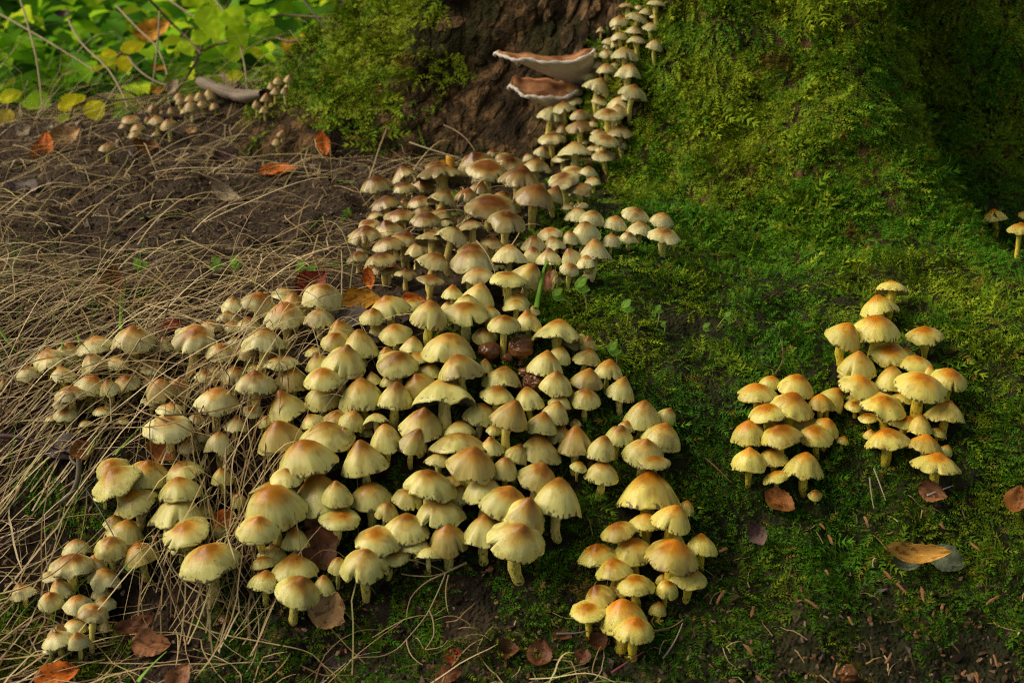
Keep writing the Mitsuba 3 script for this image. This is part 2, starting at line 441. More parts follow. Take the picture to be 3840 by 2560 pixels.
# ------------------------------------------------------------------ moss: feathery shoots, tens of thousands
def frond_template():
    vs, fs, k = [], [], 4
    for s in range(k):
        x = s / k
        w = .24 * (1 - .55 * x)
        for side in (-1, 1):
            o = len(vs)
            vs += [(x, 0, 0), (x + .17, 0, .02), (x + .30, side * w, .10 - .12 * x)]
            fs.append((o, o + 1, o + 2))
    o = len(vs)
    vs += [(.86, -.05, 0), (.86, .05, 0), (1.1, 0, -.03)]
    fs.append((o, o + 1, o + 2))
    return np.array(vs), np.array(fs)


FT_V, FT_F = frond_template()


def moss_mesh(P, N, seed, dens_col, length=(.009, .023)):
    r = np.random.default_rng(seed)
    n = len(P)
    down = np.array([0, 0, -1.0]) - N * (-N[:, 2:3])
    down /= np.linalg.norm(down, axis=1, keepdims=True) + .35
    rnd = r.normal(size=(n, 3))
    # neighbours comb the same way
    comb = np.stack([meshkit.noise(P * 28, 41) - .5, meshkit.noise(P * 28, 42) - .5, meshkit.noise(P * 28, 43) - .5], -1) * 2.6
    T = N * r.uniform(.12, .6, (n, 1)) + down * .6 + .45 * rnd + comb
    T -= N * np.minimum((T * N).sum(1, keepdims=True) - .12, 0)
    T /= np.linalg.norm(T, axis=1, keepdims=True)
    S = np.cross(T, N + .35 * r.normal(size=(n, 3)))
    S /= np.linalg.norm(S, axis=1, keepdims=True) + 1e-9
    U = np.cross(S, T)
    L = r.uniform(*length, n)[:, None]
    shag = np.clip((meshkit.noise(P * 24, 44)[:, None] - .55) * 4, 0, 1) * (r.uniform(size=(n, 1)) < .5)
    L = L * (1 + .9 * shag)
    x, y, z = FT_V[:, 0], FT_V[:, 1], FT_V[:, 2]
    bend = r.uniform(.1, .75, (n, 1))
    lx = x[None] * (1 - .12 * bend * x[None])
    lz = z[None] - bend * x[None] ** 2 * .55
    wid = r.uniform(.75, 1.3, (n, 1))
    V = P[:, None] + (L * lx)[..., None] * T[:, None] + (L * wid * y[None])[..., None] * S[:, None] + (L * lz)[..., None] * U[:, None]
    Fc = (FT_F[None] + (np.arange(n) * len(FT_V))[:, None, None]).reshape(-1, 3)
    col = dens_col(P, r)[:, None] * r.uniform(.75, 1.25, (n, 1, 1)) * (.8 + .4 * np.clip(x, 0, 1))[None, :, None]
    return V.reshape(-1, 3), Fc, np.clip(col, 0, .9).reshape(-1, 3)


def moss_colour(P, r):
    n = len(P)
    a = meshkit.fbm(P * 9, 3, 51)[:, None] + .12 * r.normal(size=(n, 1))
    b = meshkit.fbm(P * 5 + 7, 2, 52)[:, None] + .1 * r.normal(size=(n, 1))
    g = np.array([[.062, .19, .007]]); yl = np.array([[.225, .30, .010]]); dk = np.array([[.030, .095, .007]]); br = np.array([[.20, .15, .02]])
    # the trunk's moss is more yellow than the ground's
    hi = np.clip((P[:, 2:3] - .17) / .25, 0, 1) * np.clip((P[:, 1:2] - 1.35) / .4, 0, 1)
    t = np.clip((a - .5) * 3 + .05 + .55 * hi + .35 * (P[:, :1] < .1) * hi, 0, 1)
    c = g * (1 - t) + yl * t
    t = np.clip((b - .56) * 5, 0, 1) * (1 - .6 * hi)
    c = c * (1 - t) + dk * t
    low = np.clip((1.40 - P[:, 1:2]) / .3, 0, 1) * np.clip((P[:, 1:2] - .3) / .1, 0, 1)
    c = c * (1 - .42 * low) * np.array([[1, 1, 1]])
    k = (r.uniform(size=(n, 1)) < .05) | (meshkit.fbm(P * 17 + 3, 2, 53)[:, None] > .82)
    return np.where(k, br * .8, c)


def sample_mesh(V, Fc, n, seed):
    r = np.random.default_rng(seed)
    A, B, C = V[Fc[:, 0]], V[Fc[:, 1]], V[Fc[:, 2]]
    N = np.cross(B - A, C - A)
    ar = np.linalg.norm(N, axis=1)
    i = r.choice(len(Fc), n, p=ar / ar.sum())
    u, v = r.uniform(size=(2, n, 1))
    fl = u + v > 1
    u, v = np.where(fl, 1 - u, u), np.where(fl, 1 - v, v)
    return A[i] + u * (B[i] - A[i]) + v * (C[i] - A[i]), N[i] / (ar[i][:, None] + 1e-12)


# ------------------------------------------------------------------ mushrooms: x left, x right, y top, y bottom of each cap in its tile of the photograph
# marks: l/r lean (degrees), g gills showing (degrees), w wet, s split edge, h long stem (percent of the width)
TILES = dict(A=(0, 0, 1.836), B=(1280, 0, 1.836), C=(2560, 0, 1.836), D=(0, 854, 1.836), E=(1280, 854, 1.836), F=(2560, 854, 1.836),
             G=(0, 1708, 1.8375), H=(1280, 1708, 1.8375), I=(2560, 1708, 1.8375), P=(1300, 550, 3.672))
CAPS = """
A f far
1880 1960 525 580|1955 2020 515 570|1840 1905 565 615|1860 1930 600 655 h90|1930 1990 600 655 h130|1790 1870 640 700 h90|1735 1800 690 745 h90|1785 1850 730 780 h90
1400 1495 615 690|1340 1420 630 695|1270 1350 650 705|1195 1275 640 690|1265 1375 695 765|1355 1435 690 745|1210 1280 665 720|1240 1310 740 785|1150 1210 740 785|1440 1510 710 755
1015 1100 720 775|1020 1140 795 850|1105 1225 820 895|840 960 800 850|815 900 840 880|900 1000 855 910|880 990 895 945|1040 1110 905 945|680 800 980 1040
1905 1980 890 945|1870 1940 955 1000
B t column
2105 2230 0 45 h140 r4|1900 2040 25 90|2050 2145 50 110|1960 2115 90 150|1850 1985 105 185|1755 1815 185 235|1865 1925 170 215|1957 2092 170 240|2070 2185 155 215 h90|1850 1980 220 285
1965 2100 240 305 h90|1795 1905 258 310|2095 2218 270 355 r10 h80|1770 1870 340 400|1853 2050 325 425|1560 1750 360 465 r12|1725 1780 360 415|1555 1670 445 500|1730 1820 420 480|1758 1885 435 510 h90
1882 2062 440 550 r6 h80|1630 1765 485 550|1655 1860 528 655 r14 h70|1530 1660 588 670|1905 2105 583 690 r10 h80|1400 1545 622 715|1540 1660 660 730|1725 1830 670 725|1830 2005 660 785 r12|1447 1610 697 780
1345 1530 730 840 r8|1575 1705 755 830|1745 1937 755 835 h70|1690 1770 830 880|1553 1725 830 920|1480 1560 850 930|1828 2005 855 955 r6|1415 1510 875 930|1355 1540 925 995|1720 1825 890 945
1715 1915 935 1010 r8|1490 1725 975 1100 r4 h70|1905 1970 970 1035|1320 1450 1008 1090 r12|1455 1590 1055 1115|1730 1878 1045 1115 h70|1640 1765 1145 1220 r12|1523 1678 1155 1215|1250 1330 1055 1110|1510 1560 520 555
1430 1630 1208 1280|1672 1790 1215 1285|1555 1720 1268 1340 h70|1690 1790 1000 1045|1600 1700 1390 1440|1510 1600 1400 1450
P m hollow
1540 2005 65 330 l16 s|1935 2100 40 140|2050 2420 140 330 s|1075 1390 215 360|945 1660 255 510 w s h50|630 1005 250 470 l10|200 640 395 650 l10 s|600 960 490 660|1670 2185 245 470 w s h60|1640 1980 470 720 r20 g8
880 1190 455 650|1095 1535 580 870 r16 g10 h80|1495 1820 565 790 r6 h70|1985 2290 605 805 r10|330 780 670 875 s|700 890 710 860|840 1195 675 850|1135 1470 835 1050 g6|1650 2320 720 1005 w h30|275 530 875 1040 g10
525 930 865 1030|730 885 910 1100|890 1280 920 1120 s|1455 1650 940 1090|1510 1960 1010 1250 g12 h80|1180 1670 1090 1380 r18 g6|1955 2450 900 1190|170 460 1020 1090|25 460 1090 1350 s|380 770 1005 1270 s
540 1065 1150 1400 r12|370 790 1250 1450|945 1390 1165 1370 g12 h80|1830 2170 1225 1420
B m hollow
1085 1355 1135 1300 s w h60|1237 1450 1090 1210 r12 g6|1190 1460 1265 1435 w h50|1375 1540 1270 1400 r14|1095 1175 1045 1095
E m hollow
705 800 145 225|805 1000 118 200|170 400 165 265|100 200 120 175|38 195 160 245|490 755 160 330 r16 g8|415 500 180 240|260 400 270 320|370 520 280 350|520 720 320 390
E n pale
750 1040 135 300 l4|1027 1285 115 250 r8 g4|835 1050 280 378|1350 1520 0 80|1583 1780 -45 105|1515 1640 20 115|1245 1405 55 160|1385 1545 55 150|1250 1390 130 240|1345 1520 135 250
1640 1850 72 215 r4 h80|1515 1665 135 250 l14|1510 1560 140 190|1620 1755 185 275 h80|1500 1640 250 330 r14 h70|1660 1720 310 350|1455 1520 330 400|1795 1925 35 130|1920 2030 30 105|2115 2330 5 105 s
1965 2145 -50 50|640 760 -70 -10
B n pale
1540 1710 1425 1520|1640 1805 1450 1555|1800 1965 1485 1580|1930 2110 1435 1530|2120 2285 1460 1560
E a troop
1165 1400 245 410 r18 h60|1025 1265 305 400 h70|820 1060 375 535 r14|690 850 388 490 l6|780 955 455 540|1125 1300 443 540 r6|1110 1240 400 470|1117 1287 498 570 h60|935 1100 535 630|720 1000 528 665 h60
675 805 508 610|478 725 502 690 r6 h60|415 560 488 570|200 470 463 625 h50|128 300 555 665|195 310 668 740|1012 1228 598 720 h90|1195 1378 562 705|1285 1370 530 610|907 1070 685 800
265 485 668 795 h50|405 570 745 860|10 255 700 890 r4|570 912 730 930|1485 1585 730 800|1520 1710 752 835|1635 1760 742 860 r12|1410 1580 812 935 r8|1583 1780 820 935|1280 1520 838 1010 r10
1735 1930 905 1035 r10|-135 168 810 1025 r10 s|250 380 820 910|252 520 865 1025|670 968 868 1035|915 1050 895 995 r8|515 690 928 1030|435 600 862 935|968 1240 948 1100 r8 g4|425 665 995 1160 l14
500 925 1020 1250 l6 g10 h80|265 390 1010 1090|160 280 985 1110|1365 1583 985 1150|1585 1795 965 1110|1807 2015 1020 1205 r12|955 1185 1082 1200|1183 1397 1092 1250 r5|1425 1580 1150 1240|1583 1780 1115 1245
1525 1630 1105 1170|-5 295 1033 1255 h60|248 490 1055 1240 r6 h60|835 1085 1205 1355 r6 h50|1015 1285 1175 1380 r18 h70|393 700 1235 1455 r12|1362 1567 1188 1345 r8|1938 2195 1182 1380 r6|2155 2305 1225 1360 r16|1900 2020 1322 1405
1264 1480 1260 1415 r10|1812 2010 1358 1505 r10|2065 2335 1340 1530 r10|-20 160 1260 1395 r14|150 335 1275 1370 g12|203 430 1350 1540|388 595 1380 1560 r16|715 920 1325 1430|1000 1100 1360 1425|600 1030 1400 1560 g4 l4
1310 1660 625 770 s g2 l6 h50|1414 1610 1348 1485 r10|950 1115 1432 1568|1100 1285 1475 1700 r20|1212 1505 1415 1612 r6|1490 1735 1360 1600|1690 1880 1435 1635|1933 2215 1448 1640 r6|-10 75 1370 1535|15 310 1458 1700|575 770 1535 1635|1575 1650 1315 1370
H a front
730 1062 -60 160|1030 1215 15 165 r10|1215 1487 48 248|1305 1645 148 425 r8|1685 1905 42 195|1575 1690 40 110|2040 2260 0 85|445 780 100 292 r3 h40|65 345 193 370 h60|350 565 228 360 h40
230 390 325 445|735 905 195 330 h50|840 1130 130 335 r6|525 845 275 482|945 1295 205 435 r12|1115 1405 290 530|300 600 405 595|840 1130 400 615|605 875 470 690 r4 s|102 400 518 675
1030 1383 488 722|415 605 570 665|225 465 640 760|0 315 640 865 s|517 680 625 715 g6|-130 75 170 400|-147 120 390 500|310 400 380 460|705 850 140 200
G a front
1930 2310 -108 125|1998 2425 112 398|1705 2095 228 500 r6|1725 2000 175 300 g14|1870 2085 95 215|1640 1920 420 600|1950 2130 490 690|1777 1980 612 730|1730 1910 690 775|1870 2185 677 855
1722 1935 785 928|1895 2205 845 1035 r10|2145 2310 820 960 s|2265 2400 700 865
858 1158 22 215 r5|668 890 38 165 l6|645 972 95 280 h60|650 780 255 310|1145 1395 38 180|1105 1383 150 310|810 1088 232 402 h60|1048 1408 250 487|1350 1480 315 470 r10|712 855 412 500
745 985 435 590 r10 h50|655 885 567 715|860 1090 597 755|1130 1435 480 625 h40|1160 1345 590 660|1255 1635 622 845|1460 1605 80 250|1590 1700 260 390|1450 1560 470 560|1130 1260 470 520
1030 1130 215 275
G d corner
435 622 573 685|357 637 683 830 h60|585 738 685 800 h60|612 830 782 910|632 755 900 985|88 252 878 990|290 440 800 850|345 500 850 985|275 430 940 1075|437 640 962 1085
640 793 975 1070|548 742 1038 1145 h120|437 600 1125 1230|335 470 1170 1260|302 500 1215 1330 h60|300 400 1300 1360|475 615 1213 1345|675 770 1130 1210|570 640 985 1050
D d straw
780 1062 675 845|545 795 740 860|370 578 787 935 r8|240 440 835 950|270 430 888 975|120 295 945 1045|345 530 945 1050|565 740 870 1000|715 890 878 970|1060 1195 745 865
0 65 1035 1140|515 732 1010 1145 r12 h60|380 598 1085 1195 h60|360 480 1185 1240|780 960 1020 1130 h60|690 830 1040 1160|375 525 1250 1330|310 400 1290 1330|640 770 1230 1290|970 1090 890 950
975 1135 945 1010|965 1090 1030 1090|1140 1325 1040 1165 h60|1020 1210 1035 1190|1080 1255 1205 1285|975 1100 1170 1220|800 890 1310 1350|540 640 1320 1370
1195 1470 690 850 h70|1365 1540 628 725 h60|1530 1690 472 580 h60|1665 1900 447 580 h60|1870 2060 412 500|1905 2128 450 605 r8|1822 2108 515 690 r6 h60|2090 2350 388 560 h50|2097 2300 560 680 h60|1500 1645 570 645
1512 1670 640 720 h60|1625 1800 612 720|1672 1970 678 838 h70|1425 1625 800 915 h70|1555 1700 755 830|1615 1770 805 945 g6|1345 1480 980 1060|1425 1540 945 1030 h60|1533 1705 950 1080|1628 1895 978 1140 h70
1810 2060 875 965 h60 l8|1353 1630 1100 1275|1003 1310 1315 1470|1545 1700 1285 1400|1410 1600 1395 1550|1310 1420 1390 1480|1225 1350 1465 1550|1300 1420 1290 1345|1660 1800 1240 1290
D a troop
1890 2130 940 1130|2105 2350 978 1115|2255 2450 635 790|2215 2410 730 850|2110 2290 860 985|1838 2110 1115 1330|2102 2345 1070 1250 r4 h40|2260 2400 975 1080|1785 2090 1325 1540|2065 2430 1338 1535
1780 1910 1450 1600|2075 2240 1275 1375|2230 2400 1265 1355|1770 1890 1290 1370|1895 2000 1270 1330|2090 2150 1190 1310|2100 2220 820 880|1700 1830 940 1000
F r upper
1338 1548 360 455 g8 r6 h90|1235 1477 458 585|1167 1478 600 775 h50|977 1228 668 835 r16|1195 1285 725 780|1555 1782 688 800 h40|1070 1330 848 1035 r12|1300 1562 818 950 r8|1495 1590 825 890|1500 1710 882 990
1640 1740 950 1030 r14|1070 1200 972 1025|1318 1548 950 1115|1080 1357 1018 1170 r6|1710 1950 978 1122 r6|1470 1805 1015 1190 h70|1440 1590 1140 1205|1118 1245 1195 1260|1125 1205 1145 1185|1232 1528 1160 1310 h50
1675 1933 1180 1328|1215 1345 1285 1340|1420 1635 1298 1370 h50|1548 1708 1285 1425|1265 1553 1372 1510 h40|1245 1330 1385 1480|1690 1815 1372 1440|1540 1782 1420 1545|1585 1895 1545 1685 h40 r4|1760 1850 1490 1565
F r twin
520 680 1015 1110 r8|652 900 1007 1165 r10|387 640 1072 1200|900 1112 1085 1240 r22|857 1042 1142 1255 h60|593 893 1137 1312 r4|463 705 1220 1330|725 935 1300 1400 l6|343 575 1322 1490|575 740 1330 1385
535 815 1355 1495|808 1027 1378 1505|880 1075 1310 1440 r12|1055 1142 1427 1490 h80|340 570 1508 1675 r8|515 725 1522 1640|703 960 1540 1720|555 730 1673 1750 h40|865 960 1810 1875
H r lower
1910 2325 92 350 h50|2140 2400 338 522|2310 2430 308 430|1985 2210 392 510 h60|1793 2040 455 575|1883 2150 568 745 h50|2100 2455 585 800|2200 2370 515 615 g4|2370 2590 535 680 r14|1637 1895 608 757
1757 2007 710 850|1900 2150 830 960 h50|1680 1895 890 1045|1585 1820 1032 1135|1790 2105 985 1230|1885 2145 1120 1290|2120 2235 1005 1105 h50|2165 2315 870 985|2170 2260 815 895|2265 2515 775 910
1845 1990 885 975
C r crevice
2065 2232 1437 1520 h90|2315 2400 1460 1510|2240 2400 1530 1610 h110
"""
shrooms, cur = [], None
for line in CAPS.strip().split('\n'):
    if line[0].isalpha():
        tl, kd, zone = line.split()
        continue
    for item in line.split('|'):
        q = item.split()
        x0, y0, s = TILES[tl]
        xl, xr, yt, yb = [float(v) for v in q[:4]]
        o = dict(zone=zone, kind=kd, lean=0., gill=None, wet=False, split=False, stem={'column': 75., 'far': 70., 'hollow': 55.}.get(zone, 45.))
        for mk in q[4:]:
            if mk[0] == 'r': o['lean'] = float(mk[1:])
            elif mk[0] == 'l': o['lean'] = -float(mk[1:])
            elif mk[0] == 'g': o['gill'] = float(mk[1:])
            elif mk[0] == 'w': o['wet'] = True
            elif mk[0] == 's': o['split'] = True
            elif mk[0] == 'h': o['stem'] = float(mk[1:])
        o.update(xl=x0 + xl / s, xr=x0 + xr / s, yt=y0 + yt / s, yb=y0 + yb / s)
        shrooms.append(o)
# half-hidden young caps in the gaps between neighbours
r = np.random.default_rng(1234)
seen = list(shrooms)
for z, n in (('hollow', 46), ('troop', 40), ('front', 14), ('column', 40), ('straw', 14), ('corner', 4), ('twin', 2), ('upper', 2), ('lower', 3), ('pale', 10), ('far', 16)):
    mem = [o for o in seen if o['zone'] == z]
    for _ in range(n):
        a = mem[r.integers(len(mem))]
        near_ = sorted(mem, key=lambda b: math.hypot(a['xl'] + a['xr'] - b['xl'] - b['xr'], 2 * (a['yb'] - b['yb'])))[1:6]
        b = near_[r.integers(len(near_))]
        k = r.uniform(.35, .65)
        w_ = r.uniform(.45, .8) * min(a['xr'] - a['xl'], b['xr'] - b['xl'])
        x_ = k * (a['xl'] + a['xr']) / 2 + (1 - k) * (b['xl'] + b['xr']) / 2
        y_ = k * a['yb'] + (1 - k) * b['yb'] + r.uniform(-.1, .5) * w_
        shrooms.append(dict(zone=z, kind=a['kind'], lean=r.normal() * 10, gill=None, wet=False, split=False, stem=50., xl=x_ - w_ / 2, xr=x_ + w_ / 2, yt=y_ - w_ * r.uniform(.5, .75), yb=y_, filler=True))
for i, o in enumerate(shrooms):
    o['id'] = i
    o['w'], o['h'] = o['xr'] - o['xl'], o['yb'] - o['yt']
    o['cx'] = (o['xl'] + o['xr']) / 2
fx = np.array([o['cx'] for o in shrooms])
fy = np.array([o['yb'] + o['stem'] / 100 * o['w'] for o in shrooms])
FOOT = hit(fx, fy)
FOOTP = CAM + ray(fx, fy) * FOOT[:, None]
FOOTN = normal_at(FOOTP)


def cap_meshes(o, R, H, NA, NR, r):
    """(cap, gills) as (vertices, faces, uv) in the cap's own frame: centre of the rim at 0, crown along +z."""
    a = np.pi / 2 + np.linspace(0, 2 * np.pi, NA + 1)
    t = np.linspace(0, 1, NR) ** .9
    p, q = r.uniform(1.75, 2.5), r.uniform(.72, 1.0)
    prof = np.clip(1 - t ** p, 0, 1) ** q + r.uniform(.05, .24) * np.exp(-(t / r.uniform(.2, .34)) ** 2)
    prof = prof / prof[0]
    wave = sum(r.normal() / k ** .7 * np.sin(k * a + r.uniform(0, 6.28)) for k in range(2, 8)) * .5
    wav2 = sum(r.normal() / k ** .6 * np.sin(k * a + r.uniform(0, 6.28)) for k in range(2, 9)) * .5
    fine = sum(r.normal() * np.sin(k * a + r.uniform(0, 6.28)) for k in r.integers(11, max(12, NA // 2), 6)) * .4
    fine[-1] = fine[0]; wave[-1] = wave[0]; wav2[-1] = wav2[0]
    amp = r.uniform(.9, 1.9) * (1.5 if o['kind'] in 'md' else 1.0)
    cut = np.zeros(NA + 1)
    for _ in range((2 if o['split'] else 0) + int(r.uniform() < .3)):
        c0 = np.pi * 1.5 + r.normal() * .9
        wd = r.uniform(.05, .12)
        dd = np.abs((a - c0 + np.pi) % (2 * np.pi) - np.pi)
        cut = np.maximum(cut, np.clip(1 - dd / wd, 0, 1) * r.uniform(.25, .45))

    def shape(tt, zz, under):
        rho = R * tt[:, None] * (1 + .055 * amp * wave[None] * tt[:, None] ** 2 + .012 * fine[None] * tt[:, None] ** 6)
        rho = rho * (1 - cut[None] * np.clip((tt[:, None] - .55) / .45, 0, 1))
        z = zz[:, None] + R * (.075 * amp * wav2[None] * tt[:, None] ** 3 + .018 * fine[None] * tt[:, None] ** 8)
        z = z + cut[None] * H * .5 * np.clip((tt[:, None] - .6) / .4, 0, 1)
        off = R * np.array([ox, oy])[None, None] * (1 - tt[:, None, None])
        return np.stack([rho * np.cos(a)[None] + off[..., 0], rho * np.sin(a)[None] + off[..., 1], z], -1)

    ox, oy = r.normal(size=2) * .07
    tt = np.concatenate([t, [1.012, 1.0]])
    zz = np.concatenate([H * prof, [-.035 * R, -.065 * R]])
    V = shape(tt, zz, 0)
    pn = V.reshape(-1, 3) / R * 3 + o['id'] * 3.1
    bump = (meshkit.noise(pn, 5) - .5) * .07 + (meshkit.noise(pn * 2.3, 6) - .5) * .03
    V[..., 2] += (bump.reshape(V.shape[:2]) * R * np.minimum(tt, .9)[:, None] * 1.0)
    V[:, -1] = V[:, 0]
    k = KIND[o['kind']]
    uu = o['id'] + np.broadcast_to(np.linspace(0, .9999, NA + 1)[None], V.shape[:2])
    vv = k + .999 * np.clip(np.broadcast_to(tt[:, None], V.shape[:2]), 0, .9999)
    cap = (V.reshape(-1, 3), grid_faces(len(tt), NA + 1), np.stack([uu, vv], -1).reshape(-1, 2))
    gt = np.array([1.0, .93, .72, .45, .14])
    gz = .52 * H * (1 - gt ** 1.8) - .06 * R
    gz[0] = -.065 * R
    G = shape(gt, gz, 1)
    zig = (np.arange(NA + 1) % 2 * 2 - 1) * .014 * R
    G[1:4, :, 2] += zig[None] * np.array([.6, 1, .8])[:, None]
    G[:, -1] = G[:, 0]
    uu = o['id'] + np.broadcast_to(np.linspace(0, .9999, NA + 1)[None], G.shape[:2])
    vv = k + .999 * np.clip(np.broadcast_to(gt[:, None], G.shape[:2]), 0, .9999)
    gills = (G.reshape(-1, 3), grid_faces(len(gt), NA + 1)[:, ::-1], np.stack([uu, vv], -1).reshape(-1, 2))
    return cap, gills


def stem_mesh(o, B, ctrl, top, rad, r, ns=9, nk=9):
    t = np.linspace(0, 1, nk)[:, None]
    path = (1 - t) ** 2 * B + 2 * t * (1 - t) * ctrl + t ** 2 * top
    path = path + rad * .25 * np.sin(t * r.uniform(3, 7) + r.uniform(0, 6)) * unit(r.normal(size=3)) * np.sin(np.pi * t)
    radii = rad * (1.0 + .18 * (t[:, 0] - .5) + .10 * r.normal(size=nk))
    T = np.gradient(path, axis=0)
    T /= np.linalg.norm(T, axis=1, keepdims=True) + 1e-9
    A = np.cross(T, [0, 1.0, 0]); A /= np.linalg.norm(A, axis=1, keepdims=True) + 1e-9
    Bv = np.cross(A, T)
    an = np.linspace(0, 2 * np.pi, ns + 1)
    V = path[:, None] + radii[:, None, None] * (np.cos(an)[None, :, None] * A[:, None] + np.sin(an)[None, :, None] * Bv[:, None])
    uv = np.stack([o['id'] + np.broadcast_to(np.linspace(0, .9999, ns + 1)[None], V.shape[:2]), KIND[o['kind']] + .999 * np.broadcast_to(np.clip(t, 0, .9999), V.shape[:2])], -1)
    return V.reshape(-1, 3), grid_faces(nk, ns + 1), uv.reshape(-1, 2)


ZM = {z: (np.mean([o['cx'] for o in shrooms if o['zone'] == z]), np.std([o['cx'] for o in shrooms if o['zone'] == z]) + 1) for z in {o['zone'] for o in shrooms}}
for i, o in enumerate(shrooms):
    r = np.random.default_rng(1000 + i)
    td = FOOT[i]
    px = td / FPX
    e = PITCH + math.atan((o['yt'] / 2 + o['yb'] / 2 - 1280) / FPX)
    tilt = math.radians(r.normal(-1, 9)) if o['gill'] is None else -e - math.radians(o['gill'])
    E = e + tilt
    R = 1.08 * o['w'] / 2 * px / (1 + .25 * abs(math.sin(math.radians(o['lean']))))
    Hh = (o['h'] * px - R * abs(math.sin(E)) * .92) / math.cos(E)
    Hh = float(np.clip(Hh * (.86 if o['kind'] in 'mt' else 1), .36 * R, 1.35 * R))
    steep = max(0., 1 - FOOTN[i][2])
    tc = td - (.30 + .55 * steep) * R - .012 * steep + ((.032 - .022 * min(1, 2 * steep)) if o.get('filler') else 0)
    cyp = o['yt'] + Hh * math.cos(E) / px
    cen = CAM + ray(o['cx'], cyp) * tc
    ln = math.radians(o['lean'] + r.normal() * 5 + (0 if o['lean'] else 6 * np.clip((o['cx'] - ZM[o['zone']][0]) / ZM[o['zone']][1], -1.6, 1.6)))
    ax = unit([math.sin(ln), -math.sin(tilt), math.cos(ln) * math.cos(tilt)])
    xx = unit(np.cross([0, 1.0, 0], ax)); yy = np.cross(ax, xx)
    o.update(R=R, H=Hh, cen=cen, ax=ax, t=tc, M=np.stack([xx, yy, ax], 1))

# push apart caps that would cut into one another, along the line of sight only
for _ in range(3):
    order = sorted(range(len(shrooms)), key=lambda i: shrooms[i]['t'])
    for ai in range(len(order)):
        A = shrooms[order[ai]]
        for bi in range(ai + 1, len(order)):
            Bq = shrooms[order[bi]]
            if Bq['t'] - A['t'] > .06:
                break
            dx = abs(A['cen'][0] - Bq['cen'][0]); s = A['R'] + Bq['R']
            if dx < s * .8 and abs((A['cen'] - Bq['cen']) @ UPV) < .55 * (A['H'] + Bq['H']):
                need = .62 * math.sqrt(max(s * s - dx * dx, 0)) * .8
                lack = need - (Bq['t'] - A['t'])
                if lack > 0:
                    k = min(lack, .012) * .5
                    # the one whose crown is higher in the picture stands behind
                    sg = 1 if A['yb'] > Bq['yb'] else -1
                    for q, dd in ((A, -sg * k), (Bq, sg * k)):
                        q['cen'] = CAM + (q['cen'] - CAM) * (1 + dd / q['t'])
                        q['t'] += dd

big = sorted([i for i, o in enumerate(shrooms) if not o.get('filler')], key=lambda i: -shrooms[i]['w'] * shrooms[i]['h'])
single = set(big[:300])
rest = dict(cap=[], gills=[], stem=[])
for i, o in enumerate(shrooms):
    r = np.random.default_rng(3000 + i)
    NA, NR = (56, 13) if o['w'] > 130 else (40, 10) if o['w'] > 85 else (24, 8)
    cap, gills = cap_meshes(o, o['R'], o['H'], NA, NR, r)
    cap = (cap[0] @ o['M'].T + o['cen'], cap[1], cap[2])
    gills = (gills[0] @ o['M'].T + o['cen'], gills[1], gills[2])
    B = FOOTP[i] - FOOTN[i] * .006 + np.array([r.normal() * .3, 0, 0]) * o['R'] * .5
    top = o['cen'] + o['ax'] * o['H'] * .5
    L = np.linalg.norm(top - B)
    ctrl = o['cen'] - o['ax'] * L * .45
    stem = stem_mesh(o, B, ctrl, top, o['R'] * r.uniform(.17, .235), r)
    o['mesh'] = (cap, gills, stem)
    if i in single:
        o['key'] = k = new('mushroom')
        scene[k + '__cap'] = mikit.ply(cap[:2], 'cap_skin_wet' if o['wet'] or o['kind'] == 'm' else 'cap_skin', smooth=True, uv=cap[2])
        scene[k + '__gills'] = mikit.ply(gills[:2], 'gill_skin', uv=gills[2])
        scene[k + '__stem'] = mikit.ply(stem[:2], 'stem_skin', smooth=True, uv=stem[2])
    else:
        for nm, q in zip(('cap', 'gills', 'stem'), (cap, gills, stem)):
            rest[nm].append(q)
for nm, sk, sm in (('cap', 'cap_skin', True), ('gills', 'gill_skin', False), ('stem', 'stem_skin', True)):
    v, f, u = join(rest[nm])
    scene['small_mushrooms__' + nm] = mikit.ply((v, f), sk, smooth=sm, uv=u)
tag('small_mushrooms', 'smallest caps of the tufts, crowded between larger ones and far back', 'mushrooms', kind='stuff')

# labels: a name for the tuft, then tier and place in the tier
ZONES = dict(far=('brown cap', 'far tufts by the undergrowth'), column=('tan cap', 'tall column climbing the trunk'), hollow=('brown weathered cap', 'crowd below the trunk hollow'),
             pale=('pale cap', 'pale group at the mossy root'), troop=('yellow cap', 'main troop'), front=('yellow cap', 'lower edge of the troop'),
             corner=('orange-topped cap', 'small tuft in the bottom left corner'), straw=('cream cap', 'group among dry grass at left'),
             upper=('orange-yellow cap', 'upper right tuft on moss'), twin=('orange-yellow cap', 'tuft left of the rightmost one'),
             lower=('orange-yellow cap', 'lower tuft right of centre'), crevice=('orange cap', 'crevice at the right edge'))
ORD = ['first', 'second', 'third', 'fourth', 'fifth', 'sixth', 'seventh', 'eighth', 'ninth', 'tenth', 'eleventh', 'twelfth', 'thirteenth', 'fourteenth', 'fifteenth', 'sixteenth', 'seventeenth']
